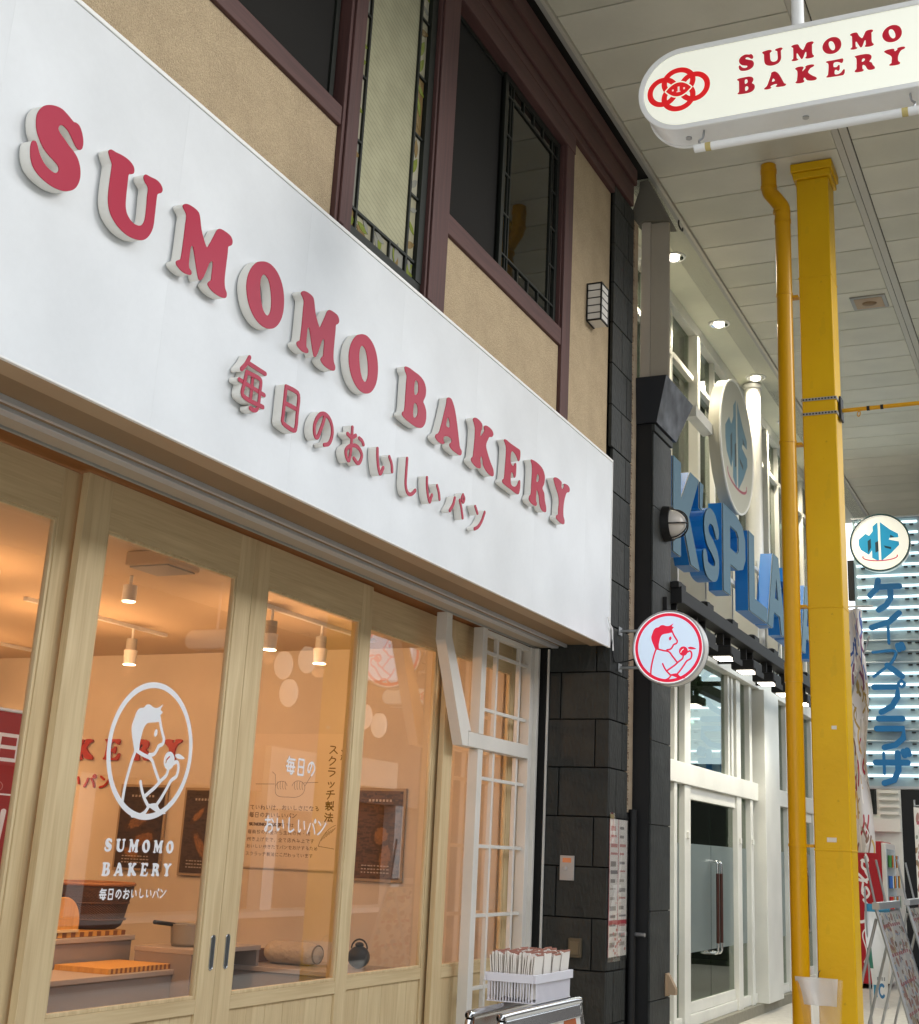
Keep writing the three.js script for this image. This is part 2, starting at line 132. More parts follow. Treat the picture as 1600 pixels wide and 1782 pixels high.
// glyph strokes (0..10 box, y down) for Japanese print
const STK = {
  毎: ['3,0 2.2,1.6 0.8,3', '2.4,1.3 9.4,1.3', '2.6,3.2 1.8,8.2 9.2,8.2', '2.6,3.2 8.2,3.2 7.6,9.3 6.6,9.8 5.4,9.6', '0.4,5.6 9.8,5.6', '5.3,3.2 4.9,8.2'], 日: ['2,0.6 8,0.6 8,9.6 2,9.6 2,0.6', '2,5 8,5'],
  の: ['5.6,1.4 4.6,5 2.6,8.2 1,6.4 1.4,3.4 4,1.4 6.6,1.4 9,4 8.6,7 5.6,9.2'], お: ['0.8,2.6 6,2.4', '3.4,0.4 3.4,8.6 1.6,8.8 0.8,7.4 4,4.8 7.6,4.8 9,6.6 8,8.8 5.6,9.2', '7.4,1.8 9.4,3.4'], い: ['1.4,1.6 1.6,6.4 3,8.8 4.2,7', '7.4,2.2 8.8,6.4'], し: ['2.6,0.6 2.4,7 4.4,9.2 8.4,7'],
  パ: ['3,3 2,6 0.4,8.6', '6,3 8,5.6 9.2,8.6', '8.6,0.4 9.6,1.4 8.6,2.4 7.6,1.4 8.6,0.4'], ン: ['0.8,1.4 3.6,3.4', '0.8,9 5,7.6 9.4,2.2'], ケ: ['3.4,0.4 2.4,3.4 0.4,5.8', '2.8,2.6 9.6,2.6', '6.8,2.6 6.2,6.6 2.8,9.6'], イ: ['9,0.4 5.4,3.6 0.6,5.6', '5.6,3.4 5.6,9.8'], ズ: ['0.8,1.6 7.2,1.6 5,5.2 0.6,9.4', '4.8,5.4 8.8,9.2', '8,0 8.8,1.2', '9.4,-0.4 10,0.8'], ス: ['1.2,1.4 8,1.4 5.4,5.4 0.8,9.2', '5.2,5.6 9.4,9.2'],
  プ: ['0.6,2 7.8,2 7,6 2.6,9.6', '9,0.2 10,1.2 9,2.2 8,1.2 9,0.2'], ラ: ['1.8,1 8.2,1', '0.8,4 9,4 7.8,7.4 3,9.8'], ザ: ['0.4,3.2 9.4,3.2', '2.8,0.6 2.8,6', '6.6,0.6 6.6,5.2 5.4,8 2.6,9.8', '8.2,0 8.8,1.2', '9.6,-0.4 10,0.8'], ク: ['3.6,0.4 2.8,2.6 0.6,5', '3,2.2 8.6,2.2 7.2,6.4 2,9.8'], ッ: ['1.6,4.4 2.4,6.2', '4.4,4 5.2,5.8', '8.4,4.4 7.2,7.4 4,9.6'], チ: ['8.2,0.8 1.4,1.8', '0.4,4.4 9.6,4.4', '5.2,1.6 5,6.4 2,9.8'],
  製: ['0.6,1.6 5.6,1.6', '0.6,3 5.6,3', '3,0 3,5', '1.2,5 1.2,3.8 5,3.8 5,5', '7,0.8 7,3.4', '9,0.2 9,4.6', '0.4,5.8 9.6,5.8', '4.6,5.8 0.8,8.6', '3.4,7.2 3.4,9.6 5.4,9', '5,5.8 9.6,9.6', '8,6.6 6,8'], 法: ['1,0.8 2.6,2', '0.4,3.6 2,4.8', '0.8,9.6 2.8,6', '4,2.4 9.2,2.4', '6.6,0.4 6.6,5', '3.4,5 9.8,5', '6,5 4.4,9 8.6,8.6', '7.6,6.8 9.4,9.6'],
  て: ['0.6,1.8 9.2,1.2 5,4 4.4,7.4 7.4,9.4'], ね: ['2.6,0.6 2.6,9.6', '0.6,3 4,2.6 0.6,8', '3.4,5 6.4,3 9,5 8.6,8.6 6.6,9 6,7.8 9.6,9.2'], は: ['1.4,0.8 1,9.2', '4,3 9.4,3', '6.8,0.6 6.8,8.8 4.8,9 4.6,7.6 9.2,9'], さ: ['1,2.8 9,2.2', '4,0.4 7.6,6', '1.8,6 2,8.6 7.4,9.2'], に: ['1.6,0.8 1.2,9.2', '4.6,2 8.8,2', '4.6,7.4 5.4,9 9.2,8.8'], こ: ['2,1.6 8,1.6', '1.4,6.6 2.6,8.8 8.8,8.6'], な: ['0.8,2.4 5,2', '3.6,0.4 1,5.6', '6.8,2 9,3.4', '6.4,4 6.4,8.6 4.4,9 4.2,7.6 8.8,9'], る: ['2,1 8,1 1.4,6 6,4.2 9,6.2 8,8.8 5,9.2 4.2,7.8 6.6,8'],
  か: ['0.6,3 6,2.6 5.4,9 3.6,8.4', '3.4,0.4 0.8,9', '7.6,2 9.4,5'], ら: ['3,0.6 5.6,1.8', '2.2,3 2,6.6 6,4.6 8.6,6.4 7.4,8.8 3,9.6'], き: ['1,2 8.6,1.6', '1.2,4.4 9,4', '4,0.4 7.4,6.4', '2,6.8 3,9.2 7.4,9.2'], ま: ['1,2 9,2', '1.4,4.4 8.6,4.4', '5,0.4 5,8.4 2.6,9.2 2,7.8 8.6,9.2'], す: ['0.6,2 9.4,2', '5.8,0.4 5.8,6 4,6.6 4,4.4 5.8,4.6 6,7.6 3.4,9.8'], で: ['0.6,1.8 9.2,1.2 5,4 4.4,7.4 7.4,9.4', '7.6,3.4 8.4,4.6', '9,2.8 9.8,4'], た: ['0.6,2.2 6,2', '3.4,0.4 1,9.2', '5.6,4.2 9,4', '5.4,8 9.4,8.8'], を: ['1,2 8.4,2', '4.6,0.4 1.2,6 4.6,4.6 5,7.4', '9,4 3.4,7.4 4.2,9.2 9,9.2'], だ: ['0.6,2.2 6,2', '3.4,0.4 1,9.2', '5.6,4.2 9,4', '5.4,8 9.4,8.8', '7.6,0.8 8.4,2', '9,0.2 9.8,1.4'], わ: ['2.6,0.6 2.6,9.6', '0.6,3 4,2.6 0.6,8', '3.4,5 6.4,3 9,5 8.6,8 6,9.6'], っ: ['2,5 6,4 9,6 7,9 4,9.4'], み: ['1,1.4 5,1.4 2.4,7.4 1,7.6 1.4,6 9.4,7.4', '7.6,3.6 5,9.6'], げ: ['1.4,0.8 1,9.2', '4,3 9,3', '6.8,0.6 6.8,6 4.6,9.6', '8.2,0.2 8.8,1.2'], け: ['1.4,0.8 1,9.2', '4,3 9.4,3', '6.8,0.6 6.8,6 4.6,9.6'], め: ['1.6,2 5,8.6', '6.8,0.8 3.4,8.4 1,7.6 3.6,3.6 8,3.4 9,6.6 6,9.4'],
  '、': ['1,7.6 2.6,9.4'], '・': ['4.6,4.8 5.4,5.2'],
  // dense characters in the small lines: frame and bars
  粉: ['1,2 4,2', '2.6,0.4 2.6,9.6', '0.4,4 4.6,4', '6.6,0.6 5,4', '7.6,0.6 9.6,4', '5.6,5 9,5 8.6,9.2', '7,5 5,9.6'], 朝: ['0.6,1.6 4.8,1.6', '1,3.4 4.4,3.4 4.4,6 1,6 1,3.4', '2.7,0.2 2.7,9.8', '0.4,7.6 5,7.6', '6,1 9,1 9,9.6', '6,1 5.8,9.2', '6,4 9,4', '6,6.4 9,6.4'], 計: ['1,1 4,1', '0.6,3 4.6,3', '1,5 4,5', '1,7 4,7 4,9.4 1,9.4 1,7', '5.4,4 9.8,4', '7.6,0.4 7.6,9.8'], 量: ['2,0.6 8,0.6 8,3 2,3 2,0.6', '0.4,4.2 9.6,4.2', '2,5.4 8,5.4 8,7.6 2,7.6 2,5.4', '5,5.4 5,9.4', '0.6,9.4 9.4,9.4'], 生: ['2.6,0.6 1,4', '1.6,2.8 9,2.8', '5.2,0.4 5.2,9.2', '1.8,5.8 8.6,5.8', '0.4,9.2 9.8,9.2'], 地: ['0.4,3.6 4.2,3.6', '2.2,0.8 2.2,8', '0.4,8.4 4.4,7.2', '4.6,4.4 9.2,3 9,6.4', '6.8,0.6 6.8,7', '5.4,1.8 5.4,9.2 9.6,9.2'], 全: ['5,0.4 0.4,4.6', '5,0.4 9.6,4.6', '2.6,4.6 7.4,4.6', '2.2,7 7.8,7', '5,4.6 5,9.4', '0.8,9.4 9.2,9.4'], 店: ['5,0 5,1.4', '1.4,1.6 9.4,1.6', '1.6,1.6 0.6,9.6', '5.6,2.6 5.6,6', '5.6,4 9,4', '3.4,6 8.6,6 8.6,9.4 3.4,9.4 3.4,6'], 内: ['1.2,2.4 8.8,2.4 8.8,9.4', '1.2,2.4 1.2,9.8', '5,0.4 5,4 2.6,7', '5,4 7.4,7'], 上: ['5,0.6 5,9.2', '5,4.4 8.6,4.4', '0.4,9.2 9.6,9.2'], 焼: ['2.4,0.6 2.2,5 0.6,9.4', '0.8,3 1.2,5', '4,2.4 3,5', '5,2 9.6,2', '7.2,0.4 7.2,4', '4.6,4.6 9.8,4.6', '6.4,4.6 5,9.6', '8,4.6 8,9 9.8,8.6'], 発: ['1,1 4.4,1 1,5', '6,0.6 9.4,4.6', '2.4,4.6 7.6,4.6', '0.6,6.6 9.4,6.6', '3.8,4.6 2,9.6', '6.2,4.6 6.2,9 9.4,8.6'],
};
for (const k in STK) STK[k] = STK[k].map((s) => s.split(' ').map((q) => q.split(',').map(Number)));
function kana(c, txt, x, y, s, lw, vertical) { // draws text with strokes on a canvas
  c.lineWidth = lw; c.lineCap = c.lineJoin = 'round';
  for (const ch of txt) {
    for (const st of STK[ch] || []) {
      c.beginPath(); c.moveTo(x + st[0][0] * s / 10, y + st[0][1] * s / 10);
      if (st.length < 3 || '毎日製法'.includes(ch)) st.slice(1).forEach((q) => c.lineTo(x + q[0] * s / 10, y + q[1] * s / 10));
      else { for (let i = 1; i < st.length - 1; i++) { const mx = i < st.length - 2 ? (st[i][0] + st[i + 1][0]) / 2 : st[i + 1][0], my = i < st.length - 2 ? (st[i][1] + st[i + 1][1]) / 2 : st[i + 1][1]; c.quadraticCurveTo(x + st[i][0] * s / 10, y + st[i][1] * s / 10, x + mx * s / 10, y + my * s / 10); } }
      c.stroke();
    }
    if (vertical) y += s * 1.22; else x += s * 1.18;
  }
}
function glyphPath(c, ch, x, y, h) { // baseline at y
  for (const ring of GLYPH[ch]) { const l = smooth(ring, true, 2); l.forEach((q, i) => (i ? c.lineTo(x + q[0] * h, y - q[1] * h) : c.moveTo(x + q[0] * h, y - q[1] * h))); c.closePath(); }
}
function latin(c, txt, x0, x1, y, h) { // spread over x0..x1, evenly spaced
  const w = [...txt].map((ch) => Math.max(...GLYPH[ch][0].map((q) => q[0])) * h), gap = (x1 - x0 - w.reduce((a, b) => a + b)) / (txt.length - 1);
  let x = x0; [...txt].forEach((ch, i) => { c.beginPath(); glyphPath(c, ch, x, y, h); c.fill('evenodd'); x += w[i] + gap; });
}
function emblem(c, cx, cy, R, ink, ringW, hl) { // line drawing of a person holding a plum in a ring; drawn in a 555 unit radius
  const k = R / 555, X = (x) => cx + (x - 745) * k, Y = (y) => cy + (y - 825) * k;
  const path = (s, close) => { const p = s.split(' ').map((q) => q.split(',').map(Number)); c.beginPath(); const l = smooth(p, close, 4); l.forEach((q, i) => (i ? c.lineTo(X(q[0]), Y(q[1])) : c.moveTo(X(q[0]), Y(q[1])))); if (close) c.closePath(); };
  c.strokeStyle = c.fillStyle = ink; c.lineCap = c.lineJoin = 'round';
  if (ringW) { c.lineWidth = ringW * k; c.beginPath(); c.arc(cx, cy, 512 * k, 0, 7); c.stroke(); }
  path('510,545 545,515 590,505 620,480 660,475 710,490 755,490 785,478 826,455 802,500 832,515 806,545 802,590 760,603 700,612 650,625 620,660 605,710 592,780 588,850 545,855 510,790 475,700 470,655 488,600', true); c.fill();
  c.lineWidth = (hl === '#000' ? 31 : 25) * k;
  for (const s of ['798,560 835,640 865,690 888,730 875,765 830,785 810,820 780,852 725,862', '548,850 522,920 490,1040 470,1150 465,1262', '580,848 660,870 755,893 810,960 882,1052', '985,955 972,1000 900,1055 850,1100 790,1140 722,1185', '1045,905 1088,888 1115,920 1103,1000 1040,1040 990,1110 930,1190 885,1240', '655,1075 680,1130 720,1190 775,1245', '600,1332 680,1330 750,1302 795,1250']) { path(s); c.stroke(); }
  path('775,1248 885,1228 930,1268 1020,1300 940,1306 830,1272', true); c.fill();
  c.beginPath(); c.ellipse(X(985), Y(887), 70 * k, 72 * k, 0, 0, 7); c.fill();
  path('1055,838 1100,822 1188,855 1120,864 1075,855', true); c.fill();
  c.beginPath(); c.ellipse(X(775), Y(686), 20 * k, 31 * k, 0.2, 0, 7); c.fill();
  if (hl) c.strokeStyle = hl; else c.globalCompositeOperation = 'destination-out';
  c.lineWidth = 12 * k; path('945,905 955,880 985,855'); c.stroke(); c.globalCompositeOperation = 'source-over';
}
// ---------------------------------------------------------------- materials
const T = {};
T.stucco = tex(512, (u, v) => { const f = fbm(u, v, 160, 160, 2, 1), g = fbm(u, v, 6, 6, 4, 9); return mix3(rgb(0x9d8a70), rgb(0xcbb795), f * 0.75 + g * 0.35); }, true, 0.6);
T.stuccoB = tex(512, (u, v) => fbm(u, v, 170, 170, 2, 1), false, 0.6);
const grain = (u, v, s) => { const w = fbm(u, v, 4, 2, 3, s) * 0.25, r = fbm(u + w * 0.25, v, 26, 2, 4, s + 5), f = fbm(u, v, 150, 4, 2, s + 9); return r * 0.65 + f * 0.35; };
T.wood = tex(512, (u, v) => mix3(rgb(0xb59a70), rgb(0xe6d2a8), 0.12 + 0.9 * grain(u, v, 20)), true, 0.9);
T.woodH = T.wood.clone(); T.woodH.rotation = Math.PI / 2; T.woodH.needsUpdate = true;
T.timber = tex(512, (u, v) => mix3(rgb(0x3a2322), rgb(0x5e3c38), grain(u, v, 60) * 1.1), true, 0.8);
T.timberH = T.timber.clone(); T.timberH.rotation = Math.PI / 2; T.timberH.needsUpdate = true;
const slateF = (u, v, s) => fbm(u, v, 5, 9, 5, s) * 0.6 + fbm(u, v, 60, 20, 3, s + 4) * 0.4;
T.slate = tex(512, (u, v) => mix3(rgb(0x2b2e2d), rgb(0x4d504d), slateF(u, v, 31)), true, 0.8);
T.slateB = tex(512, (u, v) => slateF(u, v, 31), false, 0.8);
T.dirt = tex(512, (u, v) => { const a = fbm(u, v, 5, 5, 5, 71), b = fbm(u, v, 90, 90, 2, 75); return 0.93 + 0.07 * a - 0.01 * b; }, true, 1.6);
T.yellow = tex(512, (u, v) => { const a = fbm(u, v, 6, 3, 5, 81), b = fbm(u, v, 60, 60, 3, 85), c = fbm(u, v, 24, 10, 3, 87); let k = mix3(rgb(0xd6a600), rgb(0xe2b400), a); if (b > 0.8) k = mix3(k, rgb(0x8a6a10), (b - 0.8) * 2.5); if (c > 0.74) k = mix3(k, rgb(0xb09030), 0.12); return k; }, true, 1.3);
T.rough = tex(256, (u, v) => 0.35 + 0.4 * fbm(u, v, 8, 8, 5, 91), false, 0.7);
T.bumpy = tex(256, (u, v) => fbm(u, v, 10, 10, 4, 95), false, 0.5);
T.rust = tex(512, (u, v) => { const a = fbm(u, v, 8, 30, 5, 101), e = Math.abs(u - 0.72); let k = mix3(rgb(0xa3917b), rgb(0xb8a890), fbm(u, v, 4, 4, 4, 104)); if (e < 0.2 && a > 0.5) k = mix3(k, rgb(0x5b3d28), Math.min(1, (a - 0.5) * 5)); return k; }, true, 0.16);
T.floor = tex(512, (u, v) => mix3(rgb(0xa8a49a), rgb(0xc3bfb4), fbm(u, v, 30, 30, 4, 111)), true, 1.2);
T.brush = tex(256, (u, v) => 0.3 + 0.3 * fbm(u, v, 4, 120, 2, 121), false, 0.4);
T.weave = tex(256, (u, v) => { const a = Math.sin(u * Math.PI * 16) * Math.sin(v * Math.PI * 16), f = fbm(u, v, 30, 30, 2, 131); return mix3(rgb(0x2b1a10), rgb(0x6b4526), 0.5 + 0.35 * a * 1 + (f - 0.5) * 0.5); }, true, 0.12);
T.weaveB = tex(256, (u, v) => 0.5 + 0.5 * Math.sin(u * Math.PI * 16) * Math.sin(v * Math.PI * 16), false, 0.12);
const M = {
  sign: phy({ color: 0xe6eaed, map: T.dirt, roughness: 0.3 }),
  signEdge: std({ color: 0xeeeeec, roughness: 0.4 }),
  letterSide: std({ color: 0xf2f0ea, roughness: 0.45 }),
  letterRed: phy({ color: 0xac0d38, roughness: 0.34, specularIntensity: 0.7 }),
  stucco: std({ map: T.stucco, bumpMap: T.stuccoB, bumpScale: 0.006, roughness: 0.95 }),
  timber: std({ map: T.timber, roughness: 0.62 }), timberH: std({ map: T.timberH, roughness: 0.62 }),
  blackMetal: std({ color: 0x17181a, roughness: 0.5, metalness: 0.2 }),
  darkRoom: std({ color: 0x1c1916, roughness: 0.95 }),
  frame: std({ color: 0x20241f, roughness: 0.45, metalness: 0.3 }),
  slate: [0xb4b8b4, 0xa2a7a6, 0x969c98, 0xaeaca6].map((c) => std({ color: c, map: T.slate, bumpMap: T.slateB, bumpScale: 0.01, roughness: 0.62 })),
  grout: std({ color: 0x121211, roughness: 0.95 }),
  wood: ['wood', 'wood', 'wood'].map((k, i) => { const t = T.wood.clone(); t.offset.set(0.31 * i, 0.17 * i); t.needsUpdate = true; return std({ map: t, bumpMap: T.wood, bumpScale: 0.0008, roughness: 0.6 }); }),
  woodH: [0, 1].map((i) => { const t = T.woodH.clone(); t.offset.set(0.37 * i, 0.21 * i); t.needsUpdate = true; return std({ map: t, roughness: 0.6 }); }),
  alu: std({ color: 0xc6c8cb, roughness: 0.42, metalness: 0.3 }), trackBeige: std({ color: 0xb3a593, roughness: 0.5 }), aluDull: std({ color: 0xa5a39d, roughness: 0.55, metalness: 0.2 }),
  chrome: std({ color: 0xd8dadc, roughness: 0.14, metalness: 1 }), brushed: std({ color: 0xb4b6b8, roughness: 0.42, metalness: 0.9 }),
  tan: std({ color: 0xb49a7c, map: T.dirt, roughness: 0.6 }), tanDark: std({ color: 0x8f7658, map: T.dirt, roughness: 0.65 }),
  white: std({ color: 0xe6e2da, map: T.dirt, roughness: 0.5 }), whiteGloss: std({ color: 0xe9e9e6, map: T.dirt, roughness: 0.28 }), kwhite: std({ color: 0xe8e8e0, map: T.dirt, roughness: 0.35 }),
  glass: phy({ color: 0xffffff, transmission: 1, thickness: 0, roughness: 0.0, ior: 1.5 }),
  glassGreen: phy({ color: 0xb4c4b2, transmission: 1, thickness: 0, roughness: 0.0, ior: 1.5 }),
  dimGlass: phy({ color: 0x4a4d47, transmission: 0.9, thickness: 0, roughness: 0.02, ior: 1.5 }),
  film: phy({ color: 0xb9cccc, transmission: 0.85, thickness: 0, roughness: 0.4 }),
  panel: [0xdcd8c6, 0xd8d4c2, 0xdedac9, 0xd4d1bf].map((c) => std({ color: c, map: T.dirt, roughness: 0.55 })), panelStrip: std({ color: 0xc0bbae, roughness: 0.5 }),
  yellow: phy({ map: T.yellow, bumpMap: T.bumpy, bumpScale: 0.002, roughness: 0.42, specularIntensity: 0.6 }), yellowPipe: phy({ map: T.yellow, color: 0xf4e4c4, roughness: 0.32, specularIntensity: 0.7 }),
  charcoal: std({ map: T.slate, color: 0xdadada, bumpMap: T.slateB, bumpScale: 0.006, roughness: 0.6 }), black: std({ color: 0x0e0e0f, map: T.dirt, roughness: 0.62 }), blackBlue: std({ color: 0x1b1e24, roughness: 0.75, roughnessMap: T.rough }),
  rust: std({ map: T.rust, roughness: 0.8 }),
  floor: std({ map: T.floor, roughness: 0.5, bumpMap: T.bumpy, bumpScale: 0.0015 }),
  inWall: std({ color: 0xe3d8c6, map: T.dirt, roughness: 0.85 }), inCeil: std({ color: 0xcdb899, roughness: 0.9 }), inFloor: std({ color: 0xd8cbb4, map: T.floor, roughness: 0.45 }),
  counter: std({ color: 0x8d827c, map: T.dirt, roughness: 0.5 }), counterTop: std({ color: 0xa79c93, map: T.dirt, roughness: 0.4 }),
  weave: std({ map: T.weave, bumpMap: T.weaveB, bumpScale: 0.006, roughness: 0.8 }),
  inRed: std({ color: 0xb5301f, roughness: 0.45 }),
  kBlue: phy({ color: 0x0f78cc, roughness: 0.35 }), kFace: phy({ color: 0x46687a, roughness: 0.5, specularIntensity: 0.6 }), kRim: std({ color: 0xc9d3d4, roughness: 0.3 }),
  msBlue: std({ color: 0x0d6aa4, roughness: 0.4 }), msRed: std({ color: 0xb8304a, roughness: 0.4 }),
  plastic: phy({ color: 0xffffff, transmission: 0.92, thickness: 0, roughness: 0.12 }), basket: phy({ color: 0xeceaf0, roughness: 0.45, transmission: 0.25, thickness: 0 }),
};
const glow = (c, k) => std({ color: 0x888888, emissive: new THREE.Color(c), emissiveIntensity: k, roughness: 0.4 });
M.lampWhite = glow(0xfff4e0, 6); M.lampWarm = glow(0xffe2b8, 6); M.tubeGlow = glow(0xe6fbff, 2.2);
function spot(parent, p, target, color, cd, angle, r = 2) {
  const l = new THREE.SpotLight(color, cd, 0, angle, 0.9, 2); l.name = 'lamp_light'; const q = at(parent);
  l.position.set(p[0] - q[0], p[1] - q[1], p[2] - q[2]); l.target.position.set(target[0] - q[0], target[1] - q[1], target[2] - q[2]);
  l.castShadow = true; l.shadow.radius = r; parent.add(l, l.target); return l;
}
function rectLight(parent, p, look, color, k, w, h) {
  const l = new THREE.RectAreaLight(color, k, w, h); l.name = 'panel_light'; const q = at(parent); parent.add(l);
  l.position.set(p[0] - q[0], p[1] - q[1], p[2] - q[2]); l.lookAt(look[0], look[1], look[2]); return l;
}
const WARM = 0xffc289;

// ---------------------------------------------------------------- ground
struct(world(null, 'pavement', M.floor, bgeo(-60, 60, -0.3, 0, -0.44, 5.2)));
struct(world(null, 'road', std({ color: 0x5c5b58, map: T.floor, roughness: 0.85 }), bgeo(-60, 60, -0.3, -0.13, 5.35, 14)));
struct(world(null, 'kerb', std({ color: 0x9a978f, roughness: 0.8 }), bgeo(-60, 60, -0.3, -0.004, 5.202, 5.348)));
struct(world(null, 'far_pavement', M.floor, bgeo(-60, 60, -0.3, 0.0, 14.002, 60)));

// ---------------------------------------------------------------- bakery building
const bak = thing('bakery_building', 'two storey bakery building with stucco upper wall, dark timber posts and recessed shop front', 'building', [5.5, 0, -1]);
{
  const b = bak, Z = -0.035, PZ = -0.008;
  // upper storey: stucco fields
  const st = (x0, x1, y0, y1) => box(b, 'stucco_panel', M.stucco, x0, x1, y0, y1, -0.25, Z);
  st(1.5, 4.72, 4.285, 4.782); st(5.895, 7.645, 4.285, 4.775); st(7.798, 8.652, 4.285, 6.42);
  box(b, 'wall_core', M.darkRoom, 1.5, 8.652, 3.191, 4.284, -0.25, -0.105);
  box(b, 'upper_wall', M.darkRoom, 1.5, 9.1, 6.9, 9, -0.6, -0.17);
  box(b, 'upper_floor', M.darkRoom, 1.5, 9.1, 3.2, 3.3, -3, -0.26); box(b, 'upper_ceiling', M.darkRoom, 1.5, 9.1, 6.9, 7.0, -3, -0.61);
  box(b, 'upper_back_wall', M.darkRoom, 1.5, 9.1, 3.3, 6.9, -3.1, -3.0); box(b, 'upper_side_wall', M.darkRoom, 9.0, 9.1, 3.3, 6.9, -2.99, -0.35); box(b, 'upper_side_wall', M.darkRoom, 1.5, 1.6, 3.3, 6.9, -2.99, -0.26);
  // timber
  const post = (x0, x1, y0, y1, z = PZ) => box(b, 'timber_post', M.timber, x0, x1, y0, y1, -0.22, z, 0.006);
  post(4.722, 4.874, 4.285, 6.5); post(5.652, 5.893, 4.285, 6.5); post(7.647, 7.796, 4.285, 6.5);
  box(b, 'post_moulding', M.timber, 5.67, 5.73, 4.29, 6.28, -0.008, 0.006, 0.005); box(b, 'post_moulding', M.timber, 4.745, 4.79, 4.29, 6.28, -0.008, 0.006, 0.005);
  const beam = (n, x0, x1, y0, y1, z0, z1) => box(b, n, M.timberH, x0, x1, y0, y1, z0, z1, 0.006);
  beam('window_sill', 1.5, 4.72, 4.784, 4.885, -0.2, PZ - 0.006); beam('window_sill', 5.895, 7.645, 4.777, 4.9, -0.2, PZ - 0.006);
  beam('head_beam', 1.5, 7.8, 6.287, 6.42, -0.2, -0.002); beam('head_beam', 1.5, 8.652, 6.422, 6.5, -0.2, 0.0); beam('eave_beam', 1.5, 9.06, 6.502, 6.69, -0.08, 0.02); beam('eave_beam', 1.5, 9.08, 6.693, 6.83, -0.08, 0.04);
  // windows: frame, sashes, dark glass
  const screen = std({ color: 0x14120f, roughness: 0.95 });
  const sash = (n, x0, x1, y0, y1, z, f = 0.035, mesh) => {
    const w = box(b, n, M.frame, x0, x0 + f, y0, y1, z - 0.03, z); // left stile carries the sash
    for (const [a, c, d, e] of [[x1 - f, x1, y0, y1], [x0 + f, x1 - f, y0, y0 + f], [x0 + f, x1 - f, y1 - f, y1]]) box(w, 'sash_bar', M.frame, a, c, d, e, z - 0.03, z - 0.001);
    box(w, mesh ? 'insect_screen' : 'pane', mesh ? screen : M.dimGlass, x0 + f - 0.004, x1 - f + 0.004, y0 + f - 0.004, y1 - f + 0.004, z - 0.018, z - 0.014); return w;
  };
  sash('window', 3.2, 4.7, 4.89, 6.285, -0.06, 0.035, true); sash('window', 1.65, 3.19, 4.89, 6.285, -0.1);
  sash('window', 5.905, 6.7, 4.905, 6.285, -0.075, 0.03, true); const w2 = sash('window', 6.67, 7.63, 4.905, 6.285, -0.055, 0.042);
  const cames = (w, x0, x1, y0, y1, z, k, n) => { // leaded border: lines k inside the opening
    const l = 0.012, g = [];
    for (const x of [x0 + k, x1 - k]) g.push(bgeo(x - l / 2, x + l / 2, y0, y1, z, z + 0.009));
    for (const y of [y0 + k, y1 - k]) g.push(bgeo(x0, x1, y - l / 2, y + l / 2, z + 0.0015, z + 0.0105));
    for (let i = 1; i < n; i++) { const y = mix(y0 + k, y1 - k, i / n); for (const [a, c] of [[x0, x0 + k], [x1 - k, x1]]) g.push(bgeo(a, c, y - l / 2, y + l / 2, z + 0.0005, z + 0.0095)); }
    for (let i = 1; i < Math.round((n * (x1 - x0)) / (y1 - y0)) + 1; i++) { const x = mix(x0 + k, x1 - k, i / (Math.round((n * (x1 - x0)) / (y1 - y0)) + 1)); for (const [a, c] of [[y0, y0 + k], [y1 - k, y1]]) g.push(bgeo(x - l / 2, x + l / 2, a, c, z + 0.0008, z + 0.0098)); }
    world(w, 'lead_came', M.frame, merge(g));
  };
  cames(w2, 6.713, 7.588, 4.947, 6.243, -0.068, 0.095, 4);
  for (const x of [6.77, 7.522]) world(w2, 'lead_came', M.frame, bgeo(x, x + 0.008, 4.95, 6.24, -0.0685, -0.061));
  box(b, 'window_jamb', M.timber, 7.632, 7.646, 4.901, 6.286, -0.12, -0.03);
  // tall stained glass window with a wired white sheet
  const sg = box(b, 'stained_glass_window', M.frame, 4.878, 5.65, 4.285, 4.36, -0.09, -0.035);
  box(sg, 'frame_bar', M.frame, 5.585, 5.65, 4.361, 6.285, -0.09, -0.03);
  T.wired = tex(512, (u, v) => { const w = Math.abs((((v * 16 + u * 5) % 1) + 1) % 1 - 0.5), c = Math.abs((((v * 8 - u * 3) % 1) + 1) % 1 - 0.5), f = fbm(u, v, 6, 6, 4, 141); return mix3(rgb(0x86856c), rgb(0xbcb99a), 0.5 + 0.35 * f - (w > 0.37 ? 0.26 : 0) - (c > 0.475 ? 0.1 : 0)); }, true, 0.5);
  box(sg, 'wired_glass', std({ map: T.wired, roughness: 0.25 }), 4.977, 5.48, 4.472, 6.28, -0.058, -0.053);
  const cg = [0x7d8a3a, 0x9a9a5a, 0x8f8f86, 0xa39f86, 0x86704a, 0xb0ac98].map((c) => phy({ color: c, roughness: 0.12, map: T.dirt, clearcoat: 0.5 }));
  const leaf = (x0, x1, y0, y1) => { box(sg, 'coloured_pane', cg[2 + Math.floor(rnd(4))], x0, x1, y0, y1, -0.059, -0.053);
    for (let i = 0; i < 3; i++) { const cx = mix(x0, x1, rnd(0.35, 0.65)), cy = mix(y0, y1, 0.2 + 0.3 * i), L = Math.min(y1 - y0, x1 - x0) * rnd(0.45, 0.85), a = rnd(3.1), sh = new THREE.Shape(); sh.moveTo(-L, 0); sh.quadraticCurveTo(0, L * 0.7, L, 0); sh.quadraticCurveTo(0, -L * 0.7, -L, 0);
      const g = extr(sh, 0.002); g.rotateZ(a).translate(Math.min(x1 - L * 0.8, Math.max(x0 + L * 0.8, cx)), cy, -0.053 + 0.0008 * i); world(sg, 'leaf_pane', cg[i === 1 ? 0 : Math.floor(rnd(3)) * 2], uvBox(strip(g))); } };
  for (let i = 0; i < 5; i++) leaf(4.88, 4.958, 4.472 + i * 0.36, 4.472 + (i + 1) * 0.36 - 0.012);
